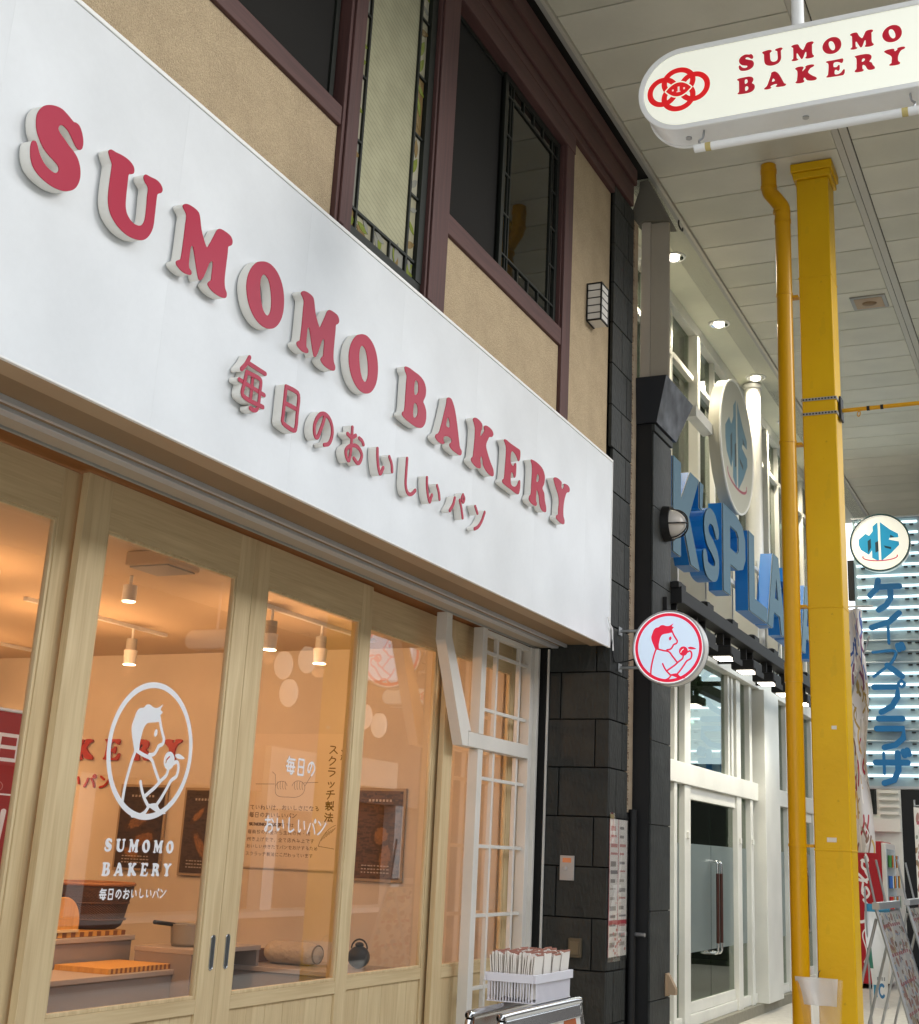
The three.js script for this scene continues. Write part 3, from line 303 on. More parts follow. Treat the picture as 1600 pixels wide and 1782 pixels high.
  for (let i = 0; i < 5; i++) leaf(5.503, 5.58, 4.472 + i * 0.36, 4.472 + (i + 1) * 0.36 - 0.012);
  for (let i = 0; i < 3; i++) leaf(4.977 + i * 0.17, 4.977 + (i + 1) * 0.17 - 0.012, 4.365, 4.452);
  leaf(4.88, 4.958, 4.365, 4.452); leaf(5.503, 5.58, 4.365, 4.452);
  world(sg, 'lead_came', M.frame, merge([bgeo(4.96, 4.975, 4.36, 6.28, -0.053, -0.041), bgeo(5.483, 5.5, 4.36, 6.28, -0.053, -0.041), bgeo(4.88, 5.58, 4.455, 4.469, -0.0525, -0.0405),
    ...[0, 1, 2, 3].flatMap((i) => [bgeo(4.88, 4.96, 4.82 + i * 0.36, 4.832 + i * 0.36, -0.052, -0.04), bgeo(5.5, 5.58, 4.82 + i * 0.36, 4.832 + i * 0.36, -0.052, -0.04)]), bgeo(5.135, 5.147, 4.36, 4.455, -0.052, -0.04), bgeo(5.305, 5.317, 4.36, 4.455, -0.052, -0.04)]));
  // tiled pier: core, then slate tiles laid in courses on its street face and its jamb face
  box(b, 'pier_core', M.grout, 8.735, 9.12, 0, 6.5, -1.0, -0.018); box(b, 'pier_core', M.grout, 8.735, 9.0, 6.5, 6.9, -1.0, -0.08);
  const C0 = 2.757 - 0.325 * 8;
  for (let k = 0; k < 20; k++) {
    const y0 = C0 + 0.325 * k - 0.002 * 0 - 0.16 * 0, y1 = y0 + 0.317, odd = k % 2, top = Math.min(y1, 6.49);
    if (y0 < 0 || y0 > 6.45) continue;
    if (y1 < 3.1) { const cut = odd ? -0.36 : -0.1, j = rnd(0.003); box(b, 'slate_tile', M.slate[Math.floor(rnd(4))], 8.718 - j, 8.737, y0, y1, cut + 0.004, -0.0005, 0.003); box(b, 'slate_tile', M.slate[Math.floor(rnd(4))], 8.718 - rnd(0.003), 8.737, y0, y1, -0.448, cut - 0.004, 0.003); }
    const cx = odd ? 8.88 : 9.0; box(b, 'slate_tile', M.slate[Math.floor(rnd(4))], y1 < 3.1 ? 8.7385 : y0 < 4.28 ? 8.704 : 8.656, cx - 0.004, y0, top, -0.022, rnd(0.003), 0.003); box(b, 'slate_tile', M.slate[Math.floor(rnd(4))], cx + 0.004, 9.125, y0, top, -0.022, rnd(0.003), 0.003);
  }
  box(b, 'slate_tile', M.slate[0], 8.718, 8.737, 0.0, C0 - 0.004, -0.448, -0.0005); box(b, 'slate_tile', M.slate[0], 8.7385, 9.125, 0.0, C0 - 0.004, -0.022, 0);
  // soffit under the sign, shutter guides and door track (z runs back from the sign)
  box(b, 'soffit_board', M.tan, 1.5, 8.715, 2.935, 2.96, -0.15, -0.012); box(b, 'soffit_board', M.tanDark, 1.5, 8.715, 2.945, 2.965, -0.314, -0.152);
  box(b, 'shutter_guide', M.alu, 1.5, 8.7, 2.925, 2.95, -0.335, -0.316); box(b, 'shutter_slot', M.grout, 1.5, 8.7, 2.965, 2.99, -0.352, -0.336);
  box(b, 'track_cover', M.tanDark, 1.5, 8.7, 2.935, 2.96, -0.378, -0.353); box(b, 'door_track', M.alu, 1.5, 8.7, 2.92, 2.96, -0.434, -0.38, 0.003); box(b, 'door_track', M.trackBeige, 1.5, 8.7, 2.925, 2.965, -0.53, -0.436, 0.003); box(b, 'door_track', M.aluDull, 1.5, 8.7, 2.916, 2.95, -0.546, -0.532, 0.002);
  box(b, 'lintel', std({ color: 0xa8743e, map: T.woodH, roughness: 0.6 }), 1.5, 8.61, 2.936, 3.0, -0.79, -0.548); box(b, 'lintel_core', M.darkRoom, 1.5, 8.715, 3.0, 3.19, -0.9, -0.02);
  // white jamb lining and dark gap beside the tiles
  box(b, 'jamb_lining', M.white, 8.625, 8.66, 0, 2.912, -0.75, -0.5, 0.004); box(b, 'gap_strip', M.grout, 8.69, 8.733, 0, 2.915, -0.9, -0.4625); box(b, 'jamb_trim', M.white, 8.7, 8.716, 0, 2.915, -0.461, -0.449);
  // room
  box(b, 'room_wall', M.inWall, 8.602, 8.688, 0, 2.935, -7, -0.752); box(b, 'room_wall', M.inWall, 1.5, 8.6, 0, 2.935, -7.1, -7.0); box(b, 'room_wall', M.inWall, 1.4, 1.5, 0, 2.935, -7, -0.8);
  box(b, 'room_ceiling', M.inCeil, 1.4, 8.7, 2.936, 3.1, -7.1, -0.901); box(b, 'room_floor', M.inFloor, 1.4, 8.7, -0.1, 0.002, -7.1, -0.45); box(b, 'room_wall', M.inWall, 1.4, 2.3, 0, 2.93, -0.76, -0.55);
  box(b, 'roof_block', M.darkRoom, 1.4, 9.1, 3.1, 3.19, -7.1, -0.9);
  const vent = box(b, 'ceiling_unit', M.inCeil, 5.35, 5.62, 2.86, 2.935, -1.5, -1.22, 0.01); box(vent, 'unit_cover', M.aluDull, 5.37, 5.6, 2.852, 2.86, -1.48, -1.24);
}

// ---------------------------------------------------------------- fascia sign with raised letters
const fas = thing('fascia_sign', 'long white fascia sign board with large raised red letters and a smaller Japanese line', 'sign', [5, 2.93, 0]);
{
  for (let i = 0; i < 9; i++) { const x0 = 0.88 + 0.91 * i, x1 = Math.min(8.69, x0 + 0.9097); box(fas, 'board', M.sign, x0, x1, 2.925, 4.26, -0.012, 0); }
  box(fas, 'edge_trim', M.signEdge, 0.9, 8.702, 4.262, 4.28, -0.1, 0.006, 0.003); box(fas, 'edge_trim', M.signEdge, 0.9, 8.7, 2.915, 2.924, -0.011, 0.006, 0.003); box(fas, 'edge_trim', M.signEdge, 8.6905, 8.702, 2.925, 4.261, -0.03, 0.004, 0.001);
  box(fas, 'back_box', M.tanDark, 0.9, 8.69, 2.97, 4.261, -0.1, -0.0125);
  const LET = [['S', 2.809], ['U', 3.156], ['M', 3.579], ['O', 4.025], ['M', 4.417], ['O', 4.85], ['B', 5.384], ['A', 5.758], ['K', 6.2], ['E', 6.628], ['R', 7.032], ['Y', 7.422]];
  for (const [ch, x] of LET) {
    const g = GLYPH[ch], h = ch === 'O' || ch === 'S' ? 0.282 : 0.276, y = ch === 'O' || ch === 'S' ? 3.526 : 3.53;
    const l = put(fas, 'letter', extr(shapeOf(g[0], g.slice(1), h, 0, 0), 0.042), M.letterSide, [x, y, 0.006]);
    put(l, 'letter_face', extr(shapeOf(g[0], g.slice(1), h, 0, 0), 0.002, 0.0006), M.letterRed, [x, y, 0.0492]);
  }
  for (const [ch, sts] of KANA_SIGN) {
    const side = (s, i) => stroke(s, 0.0205, 0.004, 0.046 - i * 0.0011, ch === '日' ? 2 : 5), face = (s, i) => stroke(s, 0.0185, 0.046, 0.0505 - i * 0.0011, ch === '日' ? 2 : 5);
    if ('いパンお'.includes(ch)) sts.forEach((s, i) => world(world(fas, 'character_stroke', M.letterSide, side(s, i)), 'character_face', M.letterRed, face(s, i)));
    else world(world(fas, 'character', M.letterSide, merge(sts.map(side))), 'character_face', M.letterRed, merge(sts.map(face)));
  }
}
// ---------------------------------------------------------------- sliding doors
const decalTex = canvas(1024, 1536, (c, w, h) => { // white vinyl on the glass of the second door (alpha from brightness)
  c.fillStyle = '#000'; c.fillRect(0, 0, w, h);
  emblem(c, 512, 500, 490, '#fff', 46, '#000'); c.strokeStyle = c.fillStyle = '#fff';
  latin(c, 'SUMOMO', 140, 884, 1190, 88); latin(c, 'BAKERY', 140, 884, 1345, 88); c.strokeStyle = '#fff'; kana(c, '毎日のおいしいパン', 146, 1425, 68, 10);
});
const decal3Tex = canvas(1024, 640, (c, w, h) => { c.fillStyle = '#000'; c.fillRect(0, 0, w, h); c.strokeStyle = '#fff'; kana(c, '毎日の', 260, 30, 130, 16); kana(c, 'おいしいパン', 30, 480, 130, 15); });
decalTex.colorSpace = decal3Tex.colorSpace = THREE.NoColorSpace;
const vinyl = (t) => std({ color: 0xe8eaee, roughness: 0.55, alphaMap: t, transparent: true, side: THREE.DoubleSide });
function slidingDoor(x0, x1, zf, gl, gr, label, handles) {
  const d = thing('sliding_door', label, 'door', [(x0 + x1) / 2, 0, zf], 'sliding doors of the shop front'), z0 = zf - 0.036, k = Math.floor(rnd(3));
  box(d, 'stile', M.wood[k], x0, gl, 0.02, 2.93, z0, zf, 0.003); box(d, 'stile', M.wood[(k + 1) % 3], gr, x1, 0.02, 2.93, z0, zf, 0.003);
  box(d, 'top_rail', M.woodH[0], gl, gr, 2.722, 2.93, z0 + 0.001, zf - 0.001, 0.002); box(d, 'lock_rail', M.woodH[1], gl, gr, 0.79, 0.85, z0 + 0.001, zf - 0.001, 0.002); box(d, 'bottom_rail', M.woodH[0], gl, gr, 0.02, 0.16, z0 + 0.001, zf - 0.001, 0.002);
  for (const [a, b, c, e] of [[gl, gl + 0.014, 0.85, 2.722], [gr - 0.014, gr, 0.85, 2.722], [gl + 0.014, gr - 0.014, 2.708, 2.722], [gl + 0.014, gr - 0.014, 0.85, 0.866]]) box(d, 'glazing_bead', M.wood[(k + 2) % 3], a, b, c, e, z0 + 0.005, zf - 0.006, 0.003);
  const n = 6, w = (gr - gl) / n; for (let i = 0; i < n; i++) box(d, 'panel_board', M.wood[i % 3], gl + i * w + 0.001, gl + (i + 1) * w - 0.001, 0.16, 0.79, z0 + 0.01, zf - 0.012, 0.003);
  box(d, 'pane', M.glass, gl + 0.01, gr - 0.01, 0.862, 2.712, zf - 0.02, zf - 0.017);
  for (const hx of handles || []) { // recessed pull: oval cup with a dark inside
    const sh = new THREE.Shape(); const r = 0.017, L = 0.058; sh.absarc(0, L, r, 0, Math.PI); sh.absarc(0, -L, r, Math.PI, 2 * Math.PI);
    const hole = new THREE.Path(); hole.absarc(0, L, r - 0.005, 0, Math.PI); hole.absarc(0, -L, r - 0.005, Math.PI, 2 * Math.PI); sh.holes.push(hole);
    const f = put(d, 'pull_handle', extr(sh, 0.003, 0.001), M.chrome, [hx, 1.038, zf + 0.001]); const sh2 = new THREE.Shape(); sh2.absarc(0, L, r - 0.004, 0, Math.PI); sh2.absarc(0, -L, r - 0.004, Math.PI, 2 * Math.PI); put(f, 'handle_cup', extr(sh2, 0.001), std({ color: 0x55595b, roughness: 0.4, metalness: 0.5 }), [hx, 1.038, zf + 0.0006]);
  }
  return d;
}
slidingDoor(2.87, 4.1, -0.7, 3.0, 3.975, 'pale wood sliding door at the left edge, red banner behind its glass');
const d2 = slidingDoor(4.056, 5.276, -0.645, 4.21, 5.15, 'pale wood sliding door with the white round emblem on its glass', [5.232]);
const d3 = slidingDoor(5.279, 6.467, -0.645, 5.413, 6.35, 'pale wood sliding door with a white Japanese line on its glass', [5.345]);
slidingDoor(6.4, 7.56, -0.7, 6.53, 7.435, 'pale wood sliding door mirroring the round sign, left of the white bracket');
slidingDoor(7.47, 8.62, -0.645, 7.6, 8.49, 'pale wood sliding door behind the white lattice screen');
put(d2, 'vinyl_print', new THREE.PlaneGeometry(0.62, 0.93), vinyl(decalTex), [4.672, 1.708, -0.6605]);
put(d3, 'vinyl_print', new THREE.PlaneGeometry(0.66, 0.41), vinyl(decal3Tex), [5.895, 1.745, -0.6605]);

// ---------------------------------------------------------------- white lattice screen with bracket
{
  const l = thing('lattice_screen', 'white painted lattice screen with a slanting bracket, right of the sliding doors', 'screen', [8, 0, -0.57]), zf = -0.53, zb = -0.6;
  box(l, 'post', M.white, 7.735, 7.81, 0, 2.14, zb, zf, 0.004); box(l, 'post', M.white, 7.735, 7.81, 2.235, 2.915, zb, zf, 0.004);
  box(l, 'cross_rail', M.white, 7.58, 8.56, 2.142, 2.233, zb - 0.002, zf + 0.004, 0.004);
  const bp = [[7.19, 2.915], [7.268, 2.915], [7.275, 2.76], [7.64, 2.236], [7.64, 2.144], [7.56, 2.144], [7.19, 2.74]];
  put(l, 'bracket', extr(poly([[7.19, 2.915], [7.19, 2.745], [7.5, 2.144], [7.578, 2.144], [7.578, 2.24], [7.62, 2.236], [7.275, 2.78], [7.268, 2.915]]), 0.068), M.white, [0, 0, zb + 0.001]);
  for (const x of [8.03, 8.42]) { box(l, 'bar', M.white, x - 0.014, x + 0.014, 2.234, 2.91, zf - 0.05, zf - 0.02, 0.003); box(l, 'bar', M.white, x - 0.014, x + 0.014, 0.0, 2.141, zf - 0.05, zf - 0.02, 0.003); }
  for (const y of [2.773, 2.4, 1.968, 1.553, 1.14, 0.72]) box(l, 'bar', M.white, 7.811, 8.56, y - 0.011, y + 0.011, zf - 0.046, zf - 0.024, 0.003);
  box(l, 'end_stile', M.white, 8.562, 8.624, 0, 2.91, zb, zf, 0.004); box(l, 'top_rail', M.white, 7.811, 8.561, 2.88, 2.912, zf - 0.06, zf - 0.012, 0.003);
}

// ---------------------------------------------------------------- wall lantern
{
  const l = thing('wall_lantern', 'black framed wall lantern with white panes on the stucco above the sign', 'lamp', [8.25, 5.17, -0.035]), x0 = 8.165, x1 = 8.325, y0 = 5.165, y1 = 5.455, z0 = -0.034, z1 = 0.082, f = 0.011;
  const pane = std({ color: 0xd9d6d0, roughness: 0.5 });
  box(l, 'shade', pane, x0 + 0.005, x1 - 0.005, y0 + 0.005, y1 - 0.006, z0, z1 - 0.005);
  for (const [x, z] of [[x0, z0], [x0, z1 - f], [x1 - f, z1 - f], [x1 - f, z0]]) box(l, 'frame_bar', M.blackMetal, x, x + f, y0, y1, z, z + f);
  for (const y of [y0, y1 - f]) { box(l, 'frame_bar', M.blackMetal, x0 + f, x1 - f, y, y + f, z1 - f + 0.0005, z1 - 0.0005); box(l, 'frame_bar', M.blackMetal, x0 + 0.0005, x0 + f - 0.0005, y, y + f, z0 + f, z1 - f); }
  for (let i = 1; i < 5; i++) { const y = mix(y0, y1, i / 5); box(l, 'frame_bar', M.blackMetal, x0 + 0.002, x1 - 0.002, y - 0.003, y + 0.003, z1 - 0.006, z1 - 0.002); box(l, 'frame_bar', M.blackMetal, x0 + 0.001, x0 + 0.006, y - 0.003, y + 0.003, z0 + f, z1 - f); }
  box(l, 'frame_bar', M.blackMetal, x0 + f, x1 - f, y0, y0 + 0.004, z0, z0 + f);
}

// ---------------------------------------------------------------- round projecting sign
{
  const x0 = 8.86, yc = 2.935, zc = 0.375, R = 0.258;
  const s = thing('projecting_sign', 'round lit sign with a red drawing of a person holding a plum, on two arms', 'sign', [x0 + 0.05, yc, zc]);
  const t = canvas(768, 768, (c, w) => { c.fillStyle = '#f4f6fa'; c.fillRect(0, 0, w, w); c.fillStyle = '#cfe0f4'; c.beginPath(); c.arc(384, 384, 345, 0, 7); c.fill(); emblem(c, 384, 384, 378, '#e0103c', 46, '#fff'); });
  const drum = new THREE.CylinderGeometry(R, R, 0.1, 64, 1, true).rotateZ(Math.PI / 2); put(s, 'drum', drum, M.whiteGloss, [x0 + 0.055, yc, zc]);
  put(s, 'rim', new THREE.TorusGeometry(R - 0.003, 0.007, 10, 72).rotateY(Math.PI / 2), M.brushed, [x0 + 0.004, yc, zc]); put(s, 'rim', new THREE.TorusGeometry(R - 0.003, 0.007, 10, 72).rotateY(Math.PI / 2), M.brushed, [x0 + 0.106, yc, zc]);
  const face = std({ map: t, emissiveMap: t, emissive: 0xffffff, emissiveIntensity: 0.33, roughness: 0.35 });
  put(s, 'sign_face', new THREE.CircleGeometry(R - 0.004, 72).rotateY(-Math.PI / 2), face, [x0 + 0.003, yc, zc]); put(s, 'sign_face', new THREE.CircleGeometry(R - 0.004, 72).rotateY(Math.PI / 2), face, [x0 + 0.107, yc, zc]);
  for (const dy of [0.13, -0.13]) { const a = world(s, 'arm', M.brushed, rod([x0 + 0.05, yc + dy, 0.004], [x0 + 0.05, yc + dy, 0.155], 0.011)); box(a, 'arm_plate', M.brushed, x0 + 0.015, x0 + 0.085, yc + dy - 0.03, yc + dy + 0.03, 0.0035, 0.0095, 0.002); }
  world(s, 'cable', M.signEdge, tube([[8.62, 3.12, 0.012], [8.63, 3.07, 0.022], [8.69, 3.045, 0.02], [8.72, 2.99, 0.012], [8.73, 2.9, 0.014]], 0.006)); world(s, 'cable', M.blackMetal, tube([[8.72, 2.99, 0.012], [8.74, 2.86, 0.012], [8.82, 2.83, 0.012], [8.9, 2.85, 0.06], [8.91, 2.87, 0.13]], 0.005));
  rectLight(s, [x0 - 0.02, yc, zc], [x0 - 2, yc, zc], 0xe9f1fb, 0.5, 0.4, 0.4);
}

// ---------------------------------------------------------------- hanging light box sign of the street
function stadium(L, R) { const s = new THREE.Shape(), a = L / 2 - R; s.absarc(a, 0, R, -Math.PI / 2, Math.PI / 2); s.absarc(-a, 0, R, Math.PI / 2, 1.5 * Math.PI); return s; }
const stadCanvas = (text) => canvas(1536, 448, (c, w, h) => { // drawn so that the reader faces +x of the canvas
  c.fillStyle = '#eff0e4'; c.fillRect(0, 0, w, h); const P = 1000; // pixels per metre
  const K = (x, y, a, b) => { c.beginPath(); c.ellipse(x, y, a, b, 0, 0, 7); c.stroke(); };
  const lx = 186, ly = 224; c.strokeStyle = '#d40a14'; c.lineWidth = 25; K(lx - 72, ly, 60, 62); K(lx + 72, ly, 60, 62); K(lx, ly - 38, 66, 60); K(lx, ly + 38, 66, 60);
  c.fillStyle = '#eef0dc'; c.strokeStyle = '#d40a14'; c.beginPath(); c.moveTo(lx - 66, ly); c.quadraticCurveTo(lx, ly - 84, lx + 66, ly); c.quadraticCurveTo(lx, ly + 84, lx - 66, ly); c.fill(); c.fillStyle = '#d40a14'; c.beginPath(); c.moveTo(lx - 58, ly); c.quadraticCurveTo(lx, ly - 70, lx + 58, ly); c.quadraticCurveTo(lx, ly + 70, lx - 58, ly); c.fill();
  c.fillStyle = '#f6d8d0'; c.fillRect(lx - 4, ly - 14, 9, 28); c.fillRect(lx - 30, ly - 4, 8, 9); c.fillRect(lx + 22, ly - 5, 8, 10); c.fillRect(lx - 9, ly + 9, 18, 5);
  c.fillStyle = '#a80a26'; if (text) { latin(c, 'SUMOMO', 460, 1155, 196, 82); latin(c, 'BAKERY', 452, 1165, 310, 82); }
});
const stadTex = stadCanvas(true), logoTex = stadCanvas(false);
function hangingSign(x, zc, label, tx = stadTex, yc = 4.812, light = true) {
  const L = 1.46, R = 0.208, D = 0.16, s = thing('hanging_sign', label, 'sign', [x, yc, zc]);
  const R2 = (g) => g.rotateY(-Math.PI / 2); // shape x runs along +z, extrusion runs to -x
  const ring = stadium(L, R); ring.holes.push(new THREE.Path(stadium(L - 0.05, R - 0.025).getPoints(24)));
  put(s, 'frame', R2(extr(ring, 0.012, 0.003)), M.whiteGloss, [x + 0.012, yc, zc]); put(s, 'frame', R2(extr(ring, 0.012, 0.003)), M.whiteGloss, [x + D + 0.012, yc, zc]);
  const shell = stadium(L - 0.012, R - 0.006); shell.holes.push(new THREE.Path(stadium(L - 0.03, R - 0.015).getPoints(24))); put(s, 'shell', R2(extr(shell, D - 0.014)), M.whiteGloss, [x + D - 0.001, yc, zc]);
  const g = new THREE.ShapeGeometry(stadium(L - 0.04, R - 0.02), 24), uv = g.attributes.uv; for (let i = 0; i < uv.count; i++) uv.setXY(i, (g.attributes.position.getX(i) + 0.73) / 1.536, (g.attributes.position.getY(i) + 0.224) / 0.448);
  const m = std({ map: tx, emissiveMap: tx, emissive: 0xfffdf2, emissiveIntensity: 0.25, roughness: 0.3 });
  put(s, 'sign_face', g.clone().rotateY(-Math.PI / 2), m, [x + 0.004, yc, zc]); put(s, 'sign_face', g.clone().rotateY(Math.PI / 2), m, [x + D - 0.004, yc, zc]);
  const pole = world(s, 'pole', M.whiteGloss, rod([x + 0.08, yc + R - 0.01, zc - 0.02], [x + 0.08, 6.895, zc - 0.02], 0.028, 16)); put(pole, 'flange', new THREE.CylinderGeometry(0.06, 0.06, 0.012, 20), M.whiteGloss, [x + 0.08, yc + R + 0.004, zc - 0.02]);
  const tb = world(s, 'banner_tube', M.whiteGloss, rod([x + 0.04, yc - R - 0.085, zc - 0.48], [x + 0.04, yc - R - 0.085, zc + 0.48], 0.019, 16));
  for (const k of [-1, 1]) { world(tb, 'hook', M.brushed, tube([[x + 0.05, yc - R + 0.004, zc + k * 0.44], [x + 0.05, yc - R - 0.03, zc + k * 0.445], [x + 0.04, yc - R - 0.05, zc + k * 0.46], [x + 0.03, yc - R - 0.075, zc + k * 0.45], [x + 0.05, yc - R - 0.068, zc + k * 0.435]], 0.005, 20, 6)); world(tb, 'tape', std({ color: 0xb9a86a, roughness: 0.7 }), rod([x + 0.04, yc - R - 0.085, zc + k * 0.43], [x + 0.04, yc - R - 0.085, zc + k * 0.405], 0.0197, 16)); }
  for (const z of [-0.52, 0.0]) put(s, 'bolt', new THREE.CylinderGeometry(0.014, 0.014, 0.006, 14), M.brushed, [x + 0.09, yc - R + 0.003 - 0.0, zc + z]);
  if (light) rectLight(s, [x - 0.03, yc, zc], [x - 3, yc, zc], 0xfff6dc, 0.5, 1.2, 0.36);
  return s;
}
hangingSign(5.0, 2.1, 'white light box sign with round ends and red letters, hanging from the arcade ceiling');

// ---------------------------------------------------------------- arcade ceiling
{
  const a = thing('arcade_ceiling', 'arcade ceiling of long pale panels with a metal strip between the bays', 'ceiling', [8, 6.9, 1.5]);
  const row = (x, k, z0, z1) => box(a, 'ceiling_panel', M.panel[k % 4], x + 0.0065, x + 0.458, 6.9, 6.928, z0, z1, 0.003);
  for (let i = -9; i < 30; i++) { const h = Math.abs((i * 7919) % 97); row(7.516 + 0.4645 * i, h, 0.125, 1.574); row(7.427 + 0.4645 * i, h + 1, 1.704, 3.2); }
  box(a, 'metal_strip', M.panelStrip, 3, 21.5, 6.896, 6.912, 1.577, 1.63, 0.003); box(a, 'metal_strip', M.panelStrip, 3, 21.5, 6.887, 6.912, 1.636, 1.698, 0.004);
  box(a, 'edge_trim', M.panelStrip, 3, 21.5, 6.872, 6.915, 0.096, 0.122, 0.003); box(a, 'edge_trim', M.aluDull, 3, 21.5, 6.88, 6.915, 0.06, 0.093, 0.003);
  box(a, 'outer_ceiling', M.panel[0], -14, 21.5, 6.9, 6.915, 3.205, 3.67); box(a, 'outer_ceiling', M.panel[0], -14, 2.99, 6.9, 6.915, 0.06, 3.2); box(a, 'roof_slab', M.darkRoom, -14, 21.5, 6.93, 7.3, -0.16, 3.7); box(a, 'end_bulkhead', M.white, 21.52, 21.7, 6.0, 7.2, -0.16, 3.4);
  const v = box(a, 'ceiling_fitting', M.aluDull, 12.27, 12.58, 6.884, 6.9, 1.2, 1.54, 0.004); box(v, 'fitting_cover', M.tan, 12.3, 12.55, 6.879, 6.8835, 1.235, 1.505, 0.002);
  put(v, 'lens', new THREE.SphereGeometry(0.07, 20, 10).scale(0.7, 0.3, 1), M.tanDark, [12.425, 6.879, 1.37]);
  for (const x of [10.1, 16.0, 17.3]) world(a, 'hook', M.blackMetal, tube([[x, 6.875, 0.09], [x, 6.83, 0.09], [x + 0.02, 6.8, 0.1], [x + 0.01, 6.77, 0.12], [x - 0.02, 6.785, 0.13]], 0.007, 18, 6));
}

// ---------------------------------------------------------------- yellow column, downpipe, flag pole
{
  const c = thing('yellow_column', 'square yellow painted steel column reaching up to the arcade ceiling', 'column', [9.65, 0, 1.35]);
  box(c, 'shaft', M.yellow, 9.527, 9.777, 0, 6.76, 1.222, 1.475, 0.012);
  box(c, 'cap', M.yellow, 9.49, 9.815, 6.82, 6.893, 1.185, 1.512, 0.008); box(c, 'cap', M.yellow, 9.505, 9.8, 6.76, 6.8195, 1.2, 1.497, 0.008);
  for (const y of [3.3, 1.62, 5.9]) box(c, 'weld_seam', M.yellow, 9.524, 9.78, y, y + 0.012, 1.219, 1.478, 0.003);
  box(c, 'sticker', std({ color: 0xd8cfc0, roughness: 0.6 }), 9.5255, 9.527, 1.68, 1.71, 1.31, 1.375); box(c, 'sticker', std({ color: 0xd8d4c8, roughness: 0.6 }), 9.5255, 9.527, 2.44, 2.465, 1.365, 1.4);
  const p = thing('drain_pipe', 'round yellow drain pipe beside the square yellow column', 'pipe', [9.46, 0, 1.12]);
  world(p, 'pipe', M.yellowPipe, rod([9.46, 0, 1.122], [9.46, 6.42, 1.122], 0.0605, 28));
  world(p, 'elbow', M.yellowPipe, tube([[9.46, 6.4, 1.122], [9.46, 6.5, 1.12], [9.46, 6.58, 1.075], [9.46, 6.66, 1.025], [9.46, 6.76, 1.018], [9.46, 6.895, 1.018]], 0.061, 28, 24));
  for (const [y, h] of [[6.38, 0.03], [6.47, 0.02], [6.7, 0.02], [6.84, 0.03], [5.75, 0.02], [4.55, 0.02], [2.83, 0.14], [1.65, 0.02]]) put(p, 'coupling', new THREE.CylinderGeometry(0.065, 0.065, h, 28), M.yellowPipe, [9.46, y, y > 6.6 ? 1.018 : y > 6.45 ? 1.113 : 1.122]);
  for (const y of [5.73, 4.53, 3.3, 1.64]) box(p, 'bracket', M.yellowPipe, 9.48, 9.54, y, y + 0.02, 1.16, 1.2215);
  const f = thing('flag_pole', 'thin yellow pole strapped to the yellow column, sticking out over the pavement', 'pole', [9.65, 4.83, 1.5]);
  for (const y of [4.895, 4.78]) { const g = [bgeo(9.519, 9.5225, y - 0.011, y + 0.011, 1.215, 1.482), bgeo(9.523, 9.782, y - 0.011, y + 0.011, 1.4785, 1.483)]; const s = world(f, 'strap', M.aluDull, merge(g)); for (let i = 0; i < 11; i++) box(s, 'strap_slot', M.blackMetal, 9.5178, 9.5188, y - 0.006, y + 0.006, 1.228 + i * 0.0235, 1.24 + i * 0.0235); }
  box(f, 'mount_plate', M.blackMetal, 9.6, 9.72, 4.75, 4.93, 1.4835, 1.5, 0.003); world(f, 'pole', M.yellowPipe, rod([9.66, 4.83, 1.5], [9.66, 4.85, 3.3], 0.016, 14));
  for (const z of [1.68, 1.78]) world(f, 'pole_clip', M.blackMetal, rod([9.66, 4.83 + (z - 1.5) * 0.011, z], [9.66, 4.83 + (z - 1.5) * 0.011, z + 0.022], 0.0185, 14)); put(f, 'ring', new THREE.TorusGeometry(0.02, 0.004, 8, 20).rotateY(0.7), M.yellowPipe, [9.66, 4.795, 1.62]);
  // umbrella bag hung on the column
  const b = thing('umbrella_bag_holder', 'crumpled clear plastic bag hanging on the yellow column near the ground', 'bag', [9.45, 0.35, 1.25]);
  const cloth = (w, h, fn) => { const g = new THREE.PlaneGeometry(w, h, 24, 24), q = g.attributes.position; for (let i = 0; i < q.count; i++) { const [x, y, z] = fn(q.getX(i), q.getY(i)); q.setXYZ(i, x, y, z); } g.computeVertexNormals(); return g; };
  put(b, 'front_sheet', cloth(0.27, 0.55, (x, y) => [-0.03 + 0.012 * Math.sin(x * 40 + y * 9) - 0.05 * Math.cos(x * 9), y, x * (1 + 0.5 * y)]), M.plastic, [9.46, 0.53, 1.24]); put(b, 'back_sheet', cloth(0.27, 0.55, (x, y) => [0.02 + 0.008 * Math.sin(x * 30 + y * 5), y, x * (1 + 0.5 * y)]), M.plastic, [9.47, 0.53, 1.24]);
  put(b, 'header', cloth(0.27, 0.17, (x, y) => [-0.062 + 0.01 * Math.sin(x * 34 + y * 12), y, x * (1 + 0.55 * y)]), phy({ color: 0xe4e2de, roughness: 0.5, transmission: 0.4, thickness: 0 }), [9.46, 0.73, 1.235]);
  world(b, 'tie', M.blackMetal, tube([[9.42, 0.78, 1.24], [9.46, 0.84, 1.24], [9.52, 0.85, 1.24]], 0.003, 10, 5));
}
